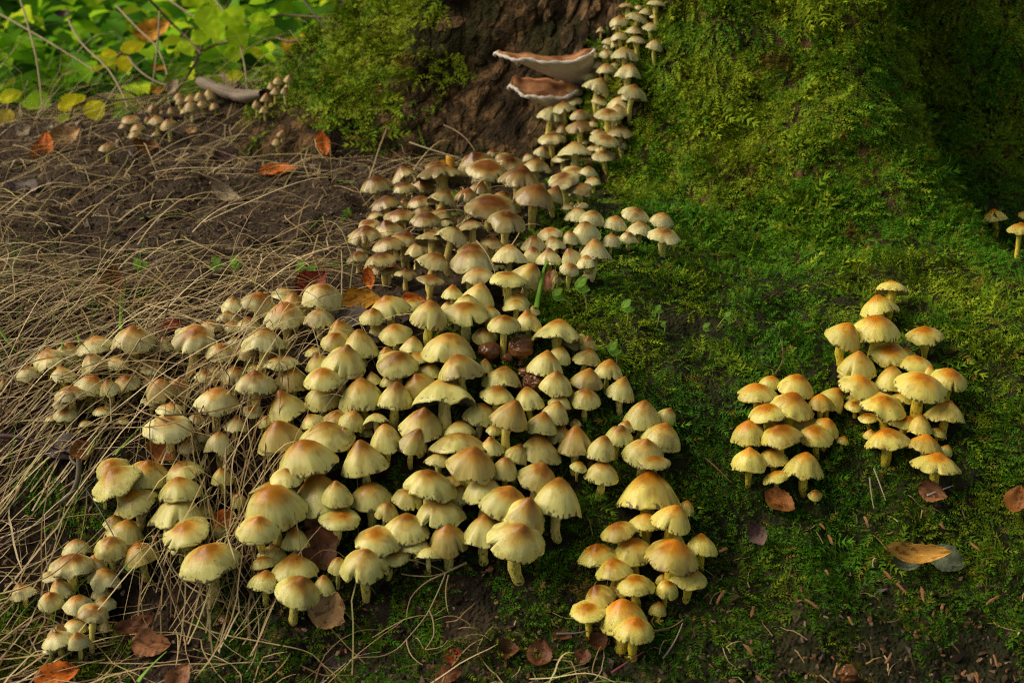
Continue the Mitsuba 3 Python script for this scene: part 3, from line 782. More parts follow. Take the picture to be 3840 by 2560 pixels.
NOTABLE = {('E', 500, 1020): 'large cap raised on a thick yellow stem with dark gills, middle of the main troop', ('H', 1910, 92): 'largest domed cap, alone at the top of the lower tuft right of centre',
           ('D', 1195, 690): 'lone cream cap on a tall pale stem left of the main troop', ('G', 1255, 622): 'broad orange-topped cap lowest over the bare soil at lower left',
           ('D', 780, 675): 'wide cream cap with red-brown centre, highest of the far left group', ('F', 1338, 360): 'topmost cap of the upper right tuft, its hollow underside showing',
           ('E', 1310, 625): 'curled orange-brown cap with torn edge, right of the slimy rotten mushroom', ('P', 1650, 720): 'shiny wet brown cap with a white glint in the crowd below the hollow',
           ('G', 1998, 112): 'largest yellow cap of the troop, above the hanging dark brown leaf', ('H', 1030, 488): 'pointed yellow cap lowest at the right end of the main troop',
           ('G', 548, 1038): 'orange cap on the tallest stem of the bottom left tuft', ('C', 2065, 1437): 'long-stemmed orange cap, leftmost in the dark crevice at the right edge',
           ('H', 1790, 985): 'wide cap with folded edge, lowest but one of the lower tuft', ('P', 945, 255): 'pale wet umbrella-shaped cap with a split rim, upper left of the brown crowd'}
NOTABLE = {(TILES[t][0] + x / TILES[t][2], TILES[t][1] + y / TILES[t][2]): v for (t, x, y), v in NOTABLE.items()}
for z, (what, where) in ZONES.items():
    mem = sorted([shrooms[i] for i in single if shrooms[i]['zone'] == z], key=lambda o: (o['yt'] + o['yb']))
    if not mem:
        continue
    sizes = np.array([o['w'] for o in mem])
    per = 7 if len(mem) > 24 else 4
    for tier in range(0, len(mem), per):
        row = sorted(mem[tier:tier + per], key=lambda o: o['cx'])
        for j, o in enumerate(row):
            size = 'large ' if o['w'] > np.quantile(sizes, .8) else 'small ' if o['w'] < np.quantile(sizes, .25) else ''
            extra = 'split ' if z not in ('corner', 'hollow') and o['split'] else '' if z == 'hollow' else 'split ' if o['split'] else 'gill-showing ' if o['gill'] is not None else ''
            lab = NOTABLE.get((o['xl'], o['yt']))
            tag(o['key'], lab or f"{size}{extra}{what}, {ORD[j]} from left, {ORD[tier // per]} row down, {where}", 'mushroom', 'mushrooms of the ' + where)

# ------------------------------------------------------------------ moss on the trunk and on the bank, round the mushrooms
from scipy.spatial import cKDTree
SEATS = np.vstack([[o['cen'] for o in shrooms], [o['cen'] * .5 + FOOTP[i] * .5 for i, o in enumerate(shrooms)], FOOTP])
SEATR = np.concatenate([[o['R'] * 1.05 for o in shrooms], [o['R'] * .55 for o in shrooms], [o['R'] * .45 for o in shrooms]])
SEAT_TREE = cKDTree(SEATS)


def clear_of_mushrooms(P):
    d_, i_ = SEAT_TREE.query(P, k=4)
    return (d_ > SEATR[i_]).all(1)


# trunk moss
m = (PHI > -78) & (PHI < 42) & (Z > .15) & (Z < .82)
ii = np.nonzero(m[:-1, :-1].ravel())[0]
tf = grid_faces(*PHI.shape)
half = len(tf) // 2
cell_of = np.arange(half)
ok = m[:-1, :-1].ravel()
TF = np.vstack([tf[:half][ok], tf[half:][ok]])
P, N = sample_mesh(TV.reshape(-1, 3), TF, 140000, 61)
d = P[:, :2] - TC
N = np.where((N[:, :1] * d[:, :1] + N[:, 1:2] * d[:, 1:]) < 0, -N, N)
phi = np.degrees(np.arctan2(d[:, 0], -d[:, 1]))
w = meshkit.fbm(P * 11, 3, 62) - .5
left_edge = -48 + 16 * w + np.clip((.42 - P[:, 2]) * 26, -4, 6)
right_edge = -25.5 + 10 * w - np.clip((.42 - P[:, 2]) * 20, -2, 5)
ur = np.random.default_rng(65).uniform(size=len(P))
edge = np.clip((left_edge + 3 - phi) / 7, 0, 1) * np.clip((P[:, 2] - (.275 + .30 * w)) / .085, 0, 1)
keep = (ur < edge ** 1.3) | (phi > right_edge)
keep &= P[:, 2] > ground_h(P[:, 0], P[:, 1]) - .01
keep &= meshkit.fbm(P * 34, 2, 63) + .2 * np.random.default_rng(6).uniform(size=len(P)) < .78
keep &= clear_of_mushrooms(P)
v, f, c = moss_mesh(P[keep], N[keep], 64, moss_colour)
scene['tree__moss'] = mikit.ply((v, f), 'moss_leaf', color=c)
tag('tree__moss', kind='stuff')

# ground moss
sel = (GX > -.75) & (GX < 1.15) & (GY > .8) & (GY < 2.6)
gf = grid_faces(*GX.shape)
half = len(gf) // 2
ok = sel[:-1, :-1].ravel()
GF = np.vstack([gf[:half][ok], gf[half:][ok]])
GV = np.stack([GX, GY, GZ], -1).reshape(-1, 3)
P, N = sample_mesh(GV, GF, 215000, 71)
N = np.where(N[:, 2:] < 0, -N, N)
w = meshkit.fbm(P * 8, 3, 72) - .5
xb = np.interp(P[:, 1], [1.0, 1.28, 1.45, 1.75, 2.2], [-.36, -.25, -.03, .03, .2])
keep = P[:, 0] + .35 * w > xb
keep |= (meshkit.fbm(P * 10 + 9, 2, 74) > .70) & (P[:, 1] < 2.2)
d = P[:, :2] - TC
phi = np.degrees(np.arctan2(d[:, 0], -d[:, 1]))
keep &= np.hypot(d[:, 0], d[:, 1]) > trunk_r(phi, P[:, 2]) - .012
keep &= np.hypot((P[:, 0] - .80) / .11, (P[:, 1] - 1.93) / .11) > .85 + .6 * w
bare = at(F([1077, 2052, 2250, 1900]), F([1383, 1530, 1545, 1560]))
for q, rad in zip(bare, (.03, .028, .03, .02)):
    keep &= np.linalg.norm((P - q) * [1, .6, 1], axis=1) + .05 * w > rad
thin = np.clip((P[:, 1] - .98) / .2, .55, 1)
keep &= (meshkit.fbm(P * 22, 2, 73) + .25 * np.random.default_rng(5).uniform(size=len(P)) < .50 + .32 * thin)
keep &= clear_of_mushrooms(P)
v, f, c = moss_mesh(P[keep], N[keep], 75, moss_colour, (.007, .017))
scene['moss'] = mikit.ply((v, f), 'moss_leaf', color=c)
tag('moss', 'dark green feathery moss carpeting the bank below and beside the mushrooms', kind='stuff')

# ------------------------------------------------------------------ leaves
def leaf_mesh(L, W, r, curl=.2, fold=.15, n=19, mm=9, ci=0, sid=0, jag=.06, veins=7):
    s = np.linspace(0, 1, n)
    half = W / 2 * np.sin(np.pi * np.clip(s, 0, 1) ** .85) ** .75
    half[0] = half[-1] = .012 * W
    w = np.linspace(-1, 1, mm)
    S, Wd = np.meshgrid(s, w, indexing='ij')
    edge = half[:, None] * (1 + jag * np.sin(S * veins * 6.283 * 1.0 + .6) * np.abs(Wd))
    x = L * (S - .5)
    y = edge * Wd
    z = fold * np.abs(y) + .012 * L * np.cos((S * veins + np.abs(Wd) * .8) * 6.283) * np.abs(Wd)
    k = curl * r.normal() + curl
    z = z + k * L * ((S - .5) ** 2) * 1.4 + curl * r.normal() * L * .35 * (Wd * half[:, None] / W) * (S - .5) * 3
    z = z + .10 * L * (meshkit.noise(np.stack([S * 4 + sid, Wd * 2, 0 * S], -1), 3) - .5)
    y = y * (1 + .22 * (meshkit.noise(np.stack([S * 5 + sid * 3, Wd * 1.0, 0 * S], -1), 9) - .5))
    V = np.stack([x, y, z], -1).reshape(-1, 3)
    uv = np.stack([ci + .999 * S * .9999, sid % 50 + .999 * (Wd * .5 + .5) * .9999], -1).reshape(-1, 2)
    return V, grid_faces(n, mm), uv


def frame_towards(P, up_tilt, angle, nrm):
    """Axes of a leaf whose long axis shows at 'angle' degrees in the photograph; up_tilt 0 lies on the ground, 1 faces the camera."""
    view = unit(CAM - P)
    nz = unit(nrm * (1 - up_tilt) + view * up_tilt)
    ca, sa = math.cos(math.radians(angle)), math.sin(math.radians(angle))
    dirv = np.array([ca, 0, 0]) + sa * UPV
    # the direction in the leaf's plane that shows at this angle
    k = -(dirv @ nz) / (view @ nz)
    xx = unit(dirv + k * view)
    return np.stack([xx, np.cross(nz, xx), nz], 1)


FALLEN = [  # u, v (2352 wide), length, width, angle, colour, tilt, lift in mm, label
    (100, 347, 92, 46, 82, 0, .8, 12, 'curled orange beech leaf standing upright at the left edge near the undergrowth'),
    (640, 395, 92, 32, 8, 0, .25, 10, 'bright orange fallen leaf lying on straw left of the trunk foot'),
    (519, 450, 72, 32, -22, 10, .45, 8, 'whitish pleated dry leaf on bare soil left of the trunk'),
    (515, 362, 60, 30, 8, 5, .4, 8, 'mauve brown crinkled leaf on straw below the far tufts'),
    (743, 333, 62, 24, -75, 0, .5, 8, 'orange brown leaf leaning on the left buttress'),
    (55, 435, 92, 34, -12, 7, .25, 6, 'grey brown dry leaf at the left edge on straw'),
    (256, 668, 112, 58, 80, 6, .75, 16, 'orange brown leaf standing on edge in dry grass at left'),
    (847, 641, 56, 26, -78, 0, .75, 12, 'red orange leaf standing behind the main troop under the brown caps'),
    (832, 690, 96, 44, 0, 1, .55, 10, 'yellow orange leaf with dark spots behind the main troop'),
    (715, 652, 90, 50, 40, 11, .55, 12, 'dark red leaf behind the left group of caps'),
    (1244, 672, 92, 46, 80, 6, .7, 8, 'pinkish brown leaf standing beside the bent grass blade at centre'),
    (815, 735, 96, 46, 5, 7, .3, 6, 'grey purple wet leaf beneath the yellow orange one'),
    (398, 752, 70, 26, -8, 11, .3, 8, 'dark red leaf behind the lone long-stemmed cap at left'),
    (372, 1035, 76, 44, -40, 2, .6, 22, 'brown orange leaf hanging below a straw-covered cap at lower left'),
    (517, 1198, 66, 44, -42, 0, .65, 40, 'orange red leaf caught between caps at lower left'),
    (734, 1262, 104, 78, -75, 3, .7, 48, 'large dark brown leaf hanging over caps at the lower edge of the troop'),
    (722, 1193, 54, 32, 40, 6, .6, 45, 'light brown leaf tip above the hanging dark brown leaf'),
    (752, 1402, 92, 78, 62, 4, .75, 12, 'large pale tan leaf leaning at the foot of the troop'),
    (346, 1480, 92, 56, 0, 6, .6, 10, 'red brown leaf on soil at the bottom left'),
    (130, 1548, 104, 46, 12, 0, .5, 10, 'shiny red orange leaf under grass in the bottom left corner'),
    (411, 1556, 76, 46, 58, 6, .6, 8, 'brown leaf cut by the bottom edge at left'),
    (307, 1441, 96, 32, 16, 3, .3, 8, 'dark brown folded leaf on soil at bottom left'),
    (1740, 1228, 56, 40, -62, 5, .75, 14, 'purple brown spotted leaf standing in moss right of the lower tuft'),
    (2098, 1274, 152, 34, -4, 8, .30, 16, 'long golden ochre leaf lying on moss at right'),
    (2175, 1284, 92, 44, -16, 9, .35, 6, 'grey green decaying leaf under the golden ochre leaf'),
    (2080, 1296, 70, 26, -8, 9, .35, 5, 'second grey green decaying leaf, left end under the golden leaf'),
    (1790, 1152, 78, 42, -30, 2, .5, 8, 'brown leaf below the tuft left of the rightmost one'),
    (2140, 1130, 70, 36, -20, 6, .5, 8, 'reddish brown leaf below the rightmost tuft'),
    (2334, 1146, 66, 44, 70, 2, .7, 12, 'brown scaly leaf at the right edge on moss'),
    (1241, 1502, 66, 40, 75, 3, .25, 1, 'dark brown leaf in moss at the bottom centre'),
    (1164, 1494, 52, 32, -20, 3, .25, 1, 'brown leaf left of the dark one at bottom centre'),
    (1044, 1508, 42, 26, 10, 11, .25, 1, 'dark red leaf scrap at the bottom centre'),
    (1372, 1473, 50, 32, 30, 3, .25, 1, 'dark leaf scrap below the lower tuft'),
    (1290, 1462, 32, 30, 80, 3, .25, 1, 'small brown leaf scrap left of the lower tuft foot'),
    (150, 1030, 110, 50, -15, 7, .3, 8, 'dull purple grey leaf in the grass at left'),
    (190, 1035, 60, 36, 20, 2, .4, 10, 'brown leaf scrap in the grass at left'),
    (440, 300, 30, 14, 0, 4, .4, 6, 'pale leaf scrap among the far tufts'),
    (150, 315, 74, 40, 18, 4, .5, 12, 'pale brown crumpled leaf beside the upright orange leaf'),
    (335, 340, 60, 26, -6, 2, .4, 10, 'reddish brown leaf under the far tufts'),
    (1030, 1552, 70, 36, 25, 3, .4, 6, 'dark leaf at the bottom edge left of centre'),
    (1340, 1506, 40, 26, 60, 3, .25, 1, 'dark purple leaf below centre'),
    (1265, 640, 50, 30, 70, 6, .6, 6, 'brown leaf scrap behind the bent grass blade'),
    (390, 745, 36, 20, 20, 0, .5, 10, 'orange leaf scrap in straw at left'),
    (430, 1310, 40, 20, 20, 3, .4, 6, 'dark leaf scrap on soil under the left caps'),
    (950, 690, 60, 24, -5, 0, .5, 10, 'orange leaf hidden under the brown crowd'),
    (860, 770, 60, 30, 10, 7, .4, 8, 'purple leaf scrap behind the front row of yellow caps'),
]
def put_leaf(name, P, L, W, ang, ci, tilt, r, sid, label=None, cat='leaf', group=None, parent=None, curl=.38, fold=.38, mat='dead_leaf_skin', nrm=None, col=None, key=None):
    nrm = normal_at(P[None])[0] if nrm is None else nrm
    M = frame_towards(P, tilt, ang, nrm)
    V, f, uv = leaf_mesh(L, W, r, curl, fold, ci=ci, sid=sid)
    V = V @ M.T + P
    k = key or new(name)
    if mat == 'live_leaf':
        c = np.clip(np.asarray(col)[None] * (.8 + .4 * meshkit.noise(V * 60, sid))[:, None] * (1 + .35 * (np.abs((uv[:, 1] % 1) - .5) < .04))[:, None], 0, .95)
        scene[k] = mikit.ply((V, f), mat, smooth=True, color=c)
    else:
        scene[k] = mikit.ply((V, f), mat, smooth=True, uv=uv)
    if label:
        tag(k, label, cat, group)
    return k


EXTRA = [(o['cx'], (o['yt'] + o['yb']) / 2, o['w'] / 2, o['t'] - o['R'] * .75) for o in shrooms]
EX = np.array(EXTRA)


def front_depth(X, Y, caps=True):
    t = hit(X, Y)
    if caps:
        X, Y = np.atleast_1d(X), np.atleast_1d(Y)
        dd = ((X[:, None] - EX[None, :, 0]) / EX[None, :, 2]) ** 2 + ((Y[:, None] - EX[None, :, 1]) / (EX[None, :, 2] * .75)) ** 2
        t = np.minimum(t, np.where(dd < 1.15, EX[None, :, 3], 99).min(1))
    return t


for j, (u, v, ln, wd, ang, ci, tilt, lift, lab) in enumerate(FALLEN):
    X, Y = F(u), F(v)
    t = front_depth(X, Y, lift > 20)[0] - (.012 if lift > 20 else lift * .001 + .006)
    P = CAM + ray(X, Y) * t
    px = t / FPX * 3840 / 2352
    put_leaf('fallen_leaf', P, ln * px, wd * px / (.55 + .45 * tilt), ang, ci, tilt, np.random.default_rng(400 + j), j + 1, lab)

# ------------------------------------------------------------------ bracket fungi in the hollow
def bracket(X, Y, wpx, hpx, name_label, seed, depth_px, tilt):
    r = np.random.default_rng(seed)
    t = hit(X, Y)[0]
    return t


def make_bracket(xl, xr, ytop, ybot, label, seed, tip_drop, rimz=.28, topz=.04):
    """A shelf growing out of the hollow's wall: plan is a half disc, top humped, underside a slanting cone towards the wall."""
    r = np.random.default_rng(seed)
    xm, ym = (xl + xr) / 2, (ytop + ybot) / 2
    t = hit(F(xr), F(ym))[0]
    base = CAM + ray(F(xr), F(ym)) * t - np.array([0, .02, 0])
    px = t / FPX * 3840 / 2352
    Lr, Hh = (xr - xl) * px, (ybot - ytop) * px
    n, mrow = 44, 9
    u = np.linspace(0, 1, n)                          # along the free edge, from beside the root to the tip
    arc = np.sin(np.pi * u ** .5) ** .7
    ex = -Lr * np.sin(u * np.pi / 2) ** 1.0
    ey = -Lr * .34 * arc * (1 + .10 * np.sin(9 * u + seed) + .05 * np.sin(23 * u)) + .02 * u
    ez = Hh * (rimz + .10 * np.sin(7.0 * u + 2.2) + .05 * np.sin(13 * u + seed) + .02 * np.sin(29 * u) - tip_drop * u ** 2)
    edge = np.stack([ex, ey, ez], -1)
    s = np.linspace(0, 1, mrow)[:, None, None]
    inner_top = np.stack([ex * .96 + .0, ey * .1 + (.012 if topz < .1 else .05) * np.sin(np.pi * u) + .008, ez + Hh * topz * np.sin(np.pi * np.clip(u, 0, 1) ** .7) ** .6], -1)
    inner_bot = np.stack([ex * .42 + .01, ey * .1 + .03, Hh * (-.74 + .55 * u ** 2)], -1)
    top = edge[None] * (1 - s) + inner_top[None] * s
    top[..., 2] += .05 * Hh * np.sin(np.pi * s[..., 0]) + .14 * Hh * (meshkit.fbm(top * 45, 3, seed) - .5) * (s[..., 0] > .04)
    und = edge[None] * (1 - s) + inner_bot[None] * s
    und[..., 2] -= .10 * Hh * np.sin(np.pi * s[..., 0]) * (1 - u)[None]
    und[..., 2] += .03 * Hh * (meshkit.fbm(und * 60, 2, seed + 1) - .5)
    key = new('bracket_fungus')
    yaw = math.radians(4)
    Rz = np.array([[math.cos(yaw), -math.sin(yaw), 0], [math.sin(yaw), math.cos(yaw), 0], [0, 0, 1]])
    place = lambda V: V.reshape(-1, 3) @ Rz.T + base
    scene[key + '__upper_crust'] = mikit.ply((place(top), grid_faces(mrow, n)), 'bracket_top', smooth=True)
    scene[key + '__pore_surface'] = mikit.ply((place(und), grid_faces(mrow, n)), 'bracket_under', smooth=True)
    rim = place(edge)[None]
    rv, rf = tubes(rim, np.full((1, n), .0028) * (1 + .3 * np.sin(np.arange(n) * 1.7)), 8)
    scene[key + '__rim'] = mikit.ply((rv, rf), 'bracket_rim', smooth=True)
    tag(key, label, 'fungus', 'bracket fungi on the trunk')


make_bracket(1138, 1362, 104, 184, 'upper bracket fungus with white wavy rim on the trunk hollow', 90, .10)
make_bracket(1170, 1325, 172, 252, 'lower bracket fungus with rusty brown top, tucked under the upper one', 91, -.05, .06, .34)

# ------------------------------------------------------------------ dry grass
def straw_colour(r, n, k):
    pal = np.array([[.46, .35, .16], [.34, .24, .10], [.60, .49, .27], [.20, .12, .05], [.40, .37, .13], [.13, .08, .04]])
    c = pal[r.choice(len(pal), n, p=[.28, .24, .16, .14, .1, .08])] * r.uniform(.75, 1.2, (n, 1))
    return np.repeat(c, k, 0)


KEEP = np.array([[o['cen'][0], o['cen'][1], o['R'] * 1.15] for o in shrooms if o['zone'] in ('hollow', 'pale', 'troop', 'front', 'column', 'far')])


X_BARE = (-.38, 1.93)


def strands(n, box, seed, length, height, dirang, spread, rad=(.0005, .0011), K=11, curl=.6, over=False):
    """Stalks that lie over the ground: start point, heading, wandering course, height above the ground."""
    r = np.random.default_rng(seed)
    x, y = r.uniform(box[0], box[1], n), r.uniform(box[2], box[3], n)
    th = np.radians(dirang + spread * r.normal(size=n))
    L = r.uniform(*length, n)
    kink = (np.arange(K)[None] > r.integers(2, K, (n, 1))) * r.normal(size=(n, 1)) * .7 * (r.uniform(size=(n, 1)) < .75)
    kin2 = (np.arange(K)[None] > r.integers(2, K, (n, 1))) * r.normal(size=(n, 1)) * .65 * (r.uniform(size=(n, 1)) < .6)
    wig = np.linspace(-.5, .5, K)[None] * r.normal(size=(n, 1)) * curl * .8 + kink + kin2 + .05 * r.normal(size=(n, K))
    ang = th[:, None] + wig
    st = (L / K)[:, None]
    X = x[:, None] + np.cumsum(np.cos(ang) * st, 1) - (np.cos(th) * L / 2)[:, None]
    Y = y[:, None] + np.cumsum(np.sin(ang) * st, 1) - (np.sin(th) * L / 2)[:, None]
    u = np.linspace(0, 1, K)[None]
    h = r.uniform(*height, n)[:, None]
    Zs = ground_h(X, Y)
    # a stalk is stiff: it bridges the dips of the ground
    Zs = gaussian_filter(Zs, (0, 1.6), mode='nearest')
    Zs = Zs + .004 + h * (r.uniform(.3, 1, (n, 1)) * np.sin(np.pi * np.clip(u * r.uniform(.7, 1.3, (n, 1)), 0, 1)) + .3 * r.uniform(-.5, 1, (n, 1)) * u)
    P = np.stack([X, Y, Zs], -1)
    R = r.uniform(*rad, n)[:, None] * (1 - .6 * u ** 2)
    # where the caps stand shoulder to shoulder no straw lies across them
    # the bare dark earth in the middle of the bank
    soilp = (np.hypot((X - X_BARE[0]) / .25, (Y - X_BARE[1]) / .17) < 1).any(1) & (r.uniform(size=n) < .5) & (length[1] > .05)
    near = soilp | ((np.hypot(X[..., None] - KEEP[:, 0], Y[..., None] - KEEP[:, 1]) < KEEP[:, 2]).any(-1)).any(1) & (r.uniform(size=n) > (1.0 if over else .03))
    P, R = P[~near], R[~near]
    v, f = tubes(P, R, 3, .4)
    return v, f, straw_colour(r, len(P), K * 3)


fibres = [strands(1500, (-1.1, .0, 1.35, 2.75), 520, (.008, .045), (.0, .006), 0, 180, (.0004, .0010), K=5, curl=1.5), strands(350, (-.6, .9, .98, 1.25), 521, (.008, .04), (.0, .006), 0, 180, (.0004, .001), K=5, curl=1.5)]
parts = fibres + [strands(210, (-.37, -.235, 1.15, 1.44), 512, (.06, .20), (.015, .07), 88, 32, (.0004, .0011), curl=1.2, over=True),
         strands(60, (-.40, -.16, 1.16, 1.44), 513, (.08, .22), (.03, .075), 30, 60, (.0004, .001), curl=1.0, over=True),
         strands(70, (-.30, .0, 1.72, 1.86), 514, (.05, .16), (.005, .05), 30, 60, (.0004, .001), curl=1.2, over=True),
         strands(620, (-1.15, -.02, 1.42, 2.75), 501, (.06, .26), (.0, .05), 12, 70, (.0004, .0012), curl=.6),
         strands(260, (-1.15, -.02, 1.42, 2.75), 511, (.10, .34), (.01, .07), 10, 45, (.0007, .0016), curl=.8),
         strands(650, (-1.1, -.05, 1.3, 2.3), 502, (.02, .10), (.0, .02), 20, 80, (.0004, .0013), curl=.6),
         strands(520, (-.85, -.40, 1.02, 1.45), 503, (.12, .30), (.004, .03), 50, 24, (.0005, .0014), curl=.6),
         strands(430, (-.78, -.10, 1.28, 1.64), 504, (.12, .38), (.03, .095), 24, 24, (.0004, .0012), curl=.5),
         strands(150, (-.34, -.12, 1.24, 1.42), 505, (.08, .2), (.03, .06), 70, 40, curl=1.0),
         strands(160, (-.6, .1, 1.02, 1.2), 506, (.04, .16), (.0, .02), 10, 60, curl=.9),
         strands(90, (-.32, .05, 1.6, 1.8), 507, (.1, .22), (.01, .05), 15, 40, curl=.8),
         strands(500, (-2.2, -.2, 2.6, 3.4), 508, (.15, .5), (.02, .2), 10, 60)]
v, f, c = join(parts)
scene['dry_grass'] = mikit.ply((v, f), 'straw', color=c)
tag('dry_grass', 'matted dry straw-coloured grass over the left bank', kind='stuff')


def stalk(pts, name, label, cat, rad=.0013, lift=.010, col=(.40, .31, .15), caps=True, extra=(), flat=1.0, depth=None, taper=.6, sides=5):
    """One stalk laid through points given in the photograph, each put on the nearest thing it lies on."""
    def course(pts):
        pts = np.array(pts, float)
        sl = np.concatenate([[0], np.cumsum(np.hypot(*np.diff(pts, axis=0).T))])
        n = max(8, int(sl[-1] / 14))
        q = np.linspace(0, sl[-1], n)
        from scipy.interpolate import PchipInterpolator
        xy = PchipInterpolator(sl, pts)(q)
        X, Y = F(xy[:, 0]), F(xy[:, 1])
        if depth is None:
            t = front_depth(X, Y, caps) - lift
            t = np.minimum(t, gaussian_filter(t, 2.5, mode='nearest'))
            t = gaussian_filter(t, 2.0, mode='nearest')
        else:
            t = np.linspace(depth[0], depth[1], n)
        return CAM + ray(X, Y) * t[:, None]
    k = new(name)
    out = []
    for kk, cc in enumerate([pts, *extra]):
        P = course(cc)
        R = rad * (1 if kk == 0 else .7) * (1 - taper * np.linspace(0, 1, len(P)))
        v, f = tubes(P[None], R[None], sides, flat)
        cl = np.clip(np.array(col)[None] * (.8 + .4 * meshkit.noise(v * 120, 3))[:, None], 0, .9)
        out.append((v, f, cl))
    v, f, c = join(out)
    scene[k] = mikit.ply((v, f), 'straw', smooth=True, color=c)
    tag(k, label, cat)


def dpt(tile, pts):
    x0, y0, s = TILES[tile]
    return [((x0 + x / s) * 2352 / 3840, (y0 + y / s) * 2352 / 3840) for x, y in pts]


STALKS = [
    ('D', [(0, 1175), (300, 1070), (600, 950), (900, 850)], 'long straw stalk sloping up across the left group of caps'),
    ('D', [(80, 1130), (400, 1040), (700, 1005), (1080, 1035)], 'straw stalk arching over the far left caps'),
    ('D', [(650, 490), (830, 570), (1150, 590), (1500, 665), (1830, 690)], 'bent straw stalk running behind the lone long-stemmed cap'),
    ('D', [(860, 935), (980, 740), (1090, 545), (1240, 545)], 'straw stalk bent sharply above the left group'),
    ('D', [(820, 1165), (1080, 780), (1410, 345), (1620, 220), (1860, 90)], 'long straight straw stalk rising diagonally over bare soil'),
    ('D', [(1360, 960), (1500, 860), (1720, 740), (1850, 640)], 'straw stalk leaning across the caps right of the lone one'),
    ('D', [(900, 895), (1060, 970), (1200, 1050), (1310, 1090)], 'flat straw blade lying below the bent stalk'),
    ('D', [(1130, 1290), (1400, 1270), (1760, 1180), (1900, 1150)], 'straw stalk curving over the conical cap at lower left'),
    ('D', [(0, 1010), (130, 960), (300, 900), (520, 880)], 'straw stalk at the far left above the outermost caps'),
    ('D', [(450, 1480), (700, 1380), (1000, 1370), (1240, 1330)], 'straw stalk below the left group near the big pale cap'),
    ('D', [(820, 1150), (990, 1270), (1180, 1330), (1340, 1420)], 'forked straw stalk draped over the big pale cap at lower left'),
    ('G', [(1150, 690), (1290, 890), (1450, 975), (1700, 1045), (1890, 1055)], 'thin pale stalk hanging below the lower left caps'),
    ('G', [(1250, 1125), (1500, 1222), (1850, 1290), (2130, 1355), (2230, 1440), (2352, 1545)], 'long pale stalk crossing the bottom soil left of centre'),
    ('G', [(1050, 545), (1130, 760), (1200, 905)], 'short straw stalk hanging beside the broad orange-topped cap'),
    ('G', [(1560, -60), (1550, 400), (1640, 770), (1740, 950), (1785, 1180), (1760, 1370), (1690, 1500)], 'long straw stalk hanging down through the lower edge of the troop'),
    ('G', [(0, 950), (330, 830), (560, 640), (760, 440)], 'straw stalk slanting beside the bottom left tuft'),
    ('G', [(0, 660), (260, 520), (480, 420), (700, 400)], 'straw stalk across the grassy slope at lower left'),
    ('G', [(760, 900), (900, 720), (1040, 600)], 'small straw stalk between the two left tufts'),
]
for j, (tl, pts, lab) in enumerate(STALKS):
    stalk(dpt(tl, pts), 'grass_stalk', lab, 'grass stalk', rad=.0013 if j < 11 else .0011, col=[(.40, .31, .15), (.34, .25, .11), (.44, .37, .2)][j % 3])
stalk(dpt('H', [(865, 735), (720, 805), (560, 890), (470, 1000), (450, 1110)]), 'grass_stalk', 'branching dry grass head hanging below the front caps at centre', 'grass stalk', rad=.0013, lift=.014,
      extra=[dpt('H', [(720, 805), (660, 950), (590, 1090), (480, 1230), (370, 1340), (250, 1385), (100, 1390), (20, 1480)]), dpt('H', [(740, 820), (720, 930), (735, 1070)]),
             dpt('H', [(605, 1060), (640, 1222), (575, 1335), (680, 1320), (735, 1270)]), dpt('H', [(460, 715), (600, 750), (720, 805)]), dpt('H', [(415, 812), (580, 830), (720, 800)]), dpt('H', [(450, 1260), (470, 1350), (560, 1440)])])
stalk(dpt('G', [(555, 175), (690, 380), (805, 597)]), 'pine_needle', 'dark thin needle piercing a small cap at lower left', 'needle', rad=.0012, col=(.06, .06, .05), lift=.008)
stalk(dpt('D', [(210, 275), (160, 500), (120, 880), (60, 1160), (10, 1290)]), 'twig', 'thin dark brown upright twig at the left edge', 'twig', rad=.0026, col=(.10, .05, .03), lift=.03, caps=False)
stalk(dpt('D', [(0, 1430), (150, 1445), (320, 1490), (520, 1560)]), 'twig', 'purplish twig lying across the grass at lower left', 'twig', rad=.0032, col=(.10, .065, .06), lift=.02)
stalk(dpt('G', [(545, 20), (540, 130), (500, 250), (400, 330)]), 'twig', 'lichen-grey twig with a broken orange end at lower left', 'twig', rad=.0032, col=(.12, .105, .07), lift=.014, taper=.1,
      extra=[dpt('G', [(550, 70), (500, 40), (485, 0)])])
stalk(dpt('H', [(1860, 1495), (1960, 1430), (2090, 1345)]), 'twig', 'thin magenta brown twig on moss below the lower tuft', 'twig', rad=.0015, col=(.22, .06, .07), lift=.012)
stalk(dpt('H', [(1480, 1225), (1600, 1222), (1700, 1205)]), 'twig', 'small grey twig left of the lower tuft foot', 'twig', rad=.0014, col=(.2, .17, .15), lift=.012)
stalk(dpt('H', [(2215, 1395), (2290, 1290), (2352, 1150)]), 'grass_stalk', 'pale straw leaning right of the lower tuft', 'grass stalk', rad=.0011, lift=.012, col=(.38, .33, .24))
stalk(dpt('H', [(2150, 1205), (2260, 1185), (2352, 1130)]), 'grass_stalk', 'tan straw touching the lower tuft at its foot', 'grass stalk', rad=.0011, lift=.012, col=(.3, .2, .1))
stalk(dpt('I', [(155, 15), (240, 90), (335, 185)]), 'twig', 'reddish needle on moss between the lower tuft and the right tufts', 'needle', rad=.0010, col=(.28, .13, .08), lift=.012)
stalk(dpt('I', [(1290, 150), (1300, 260), (1318, 365)]), 'grass_stalk', 'short pale straw upright in moss, left of a similar pair', 'grass stalk', rad=.0012, lift=.014, col=(.38, .30, .19))
stalk(dpt('I', [(1318, 85), (1360, 200), (1400, 310)]), 'grass_stalk', 'short pale straw upright in moss, right of a similar pair', 'grass stalk', rad=.0012, lift=.014, col=(.38, .30, .19))
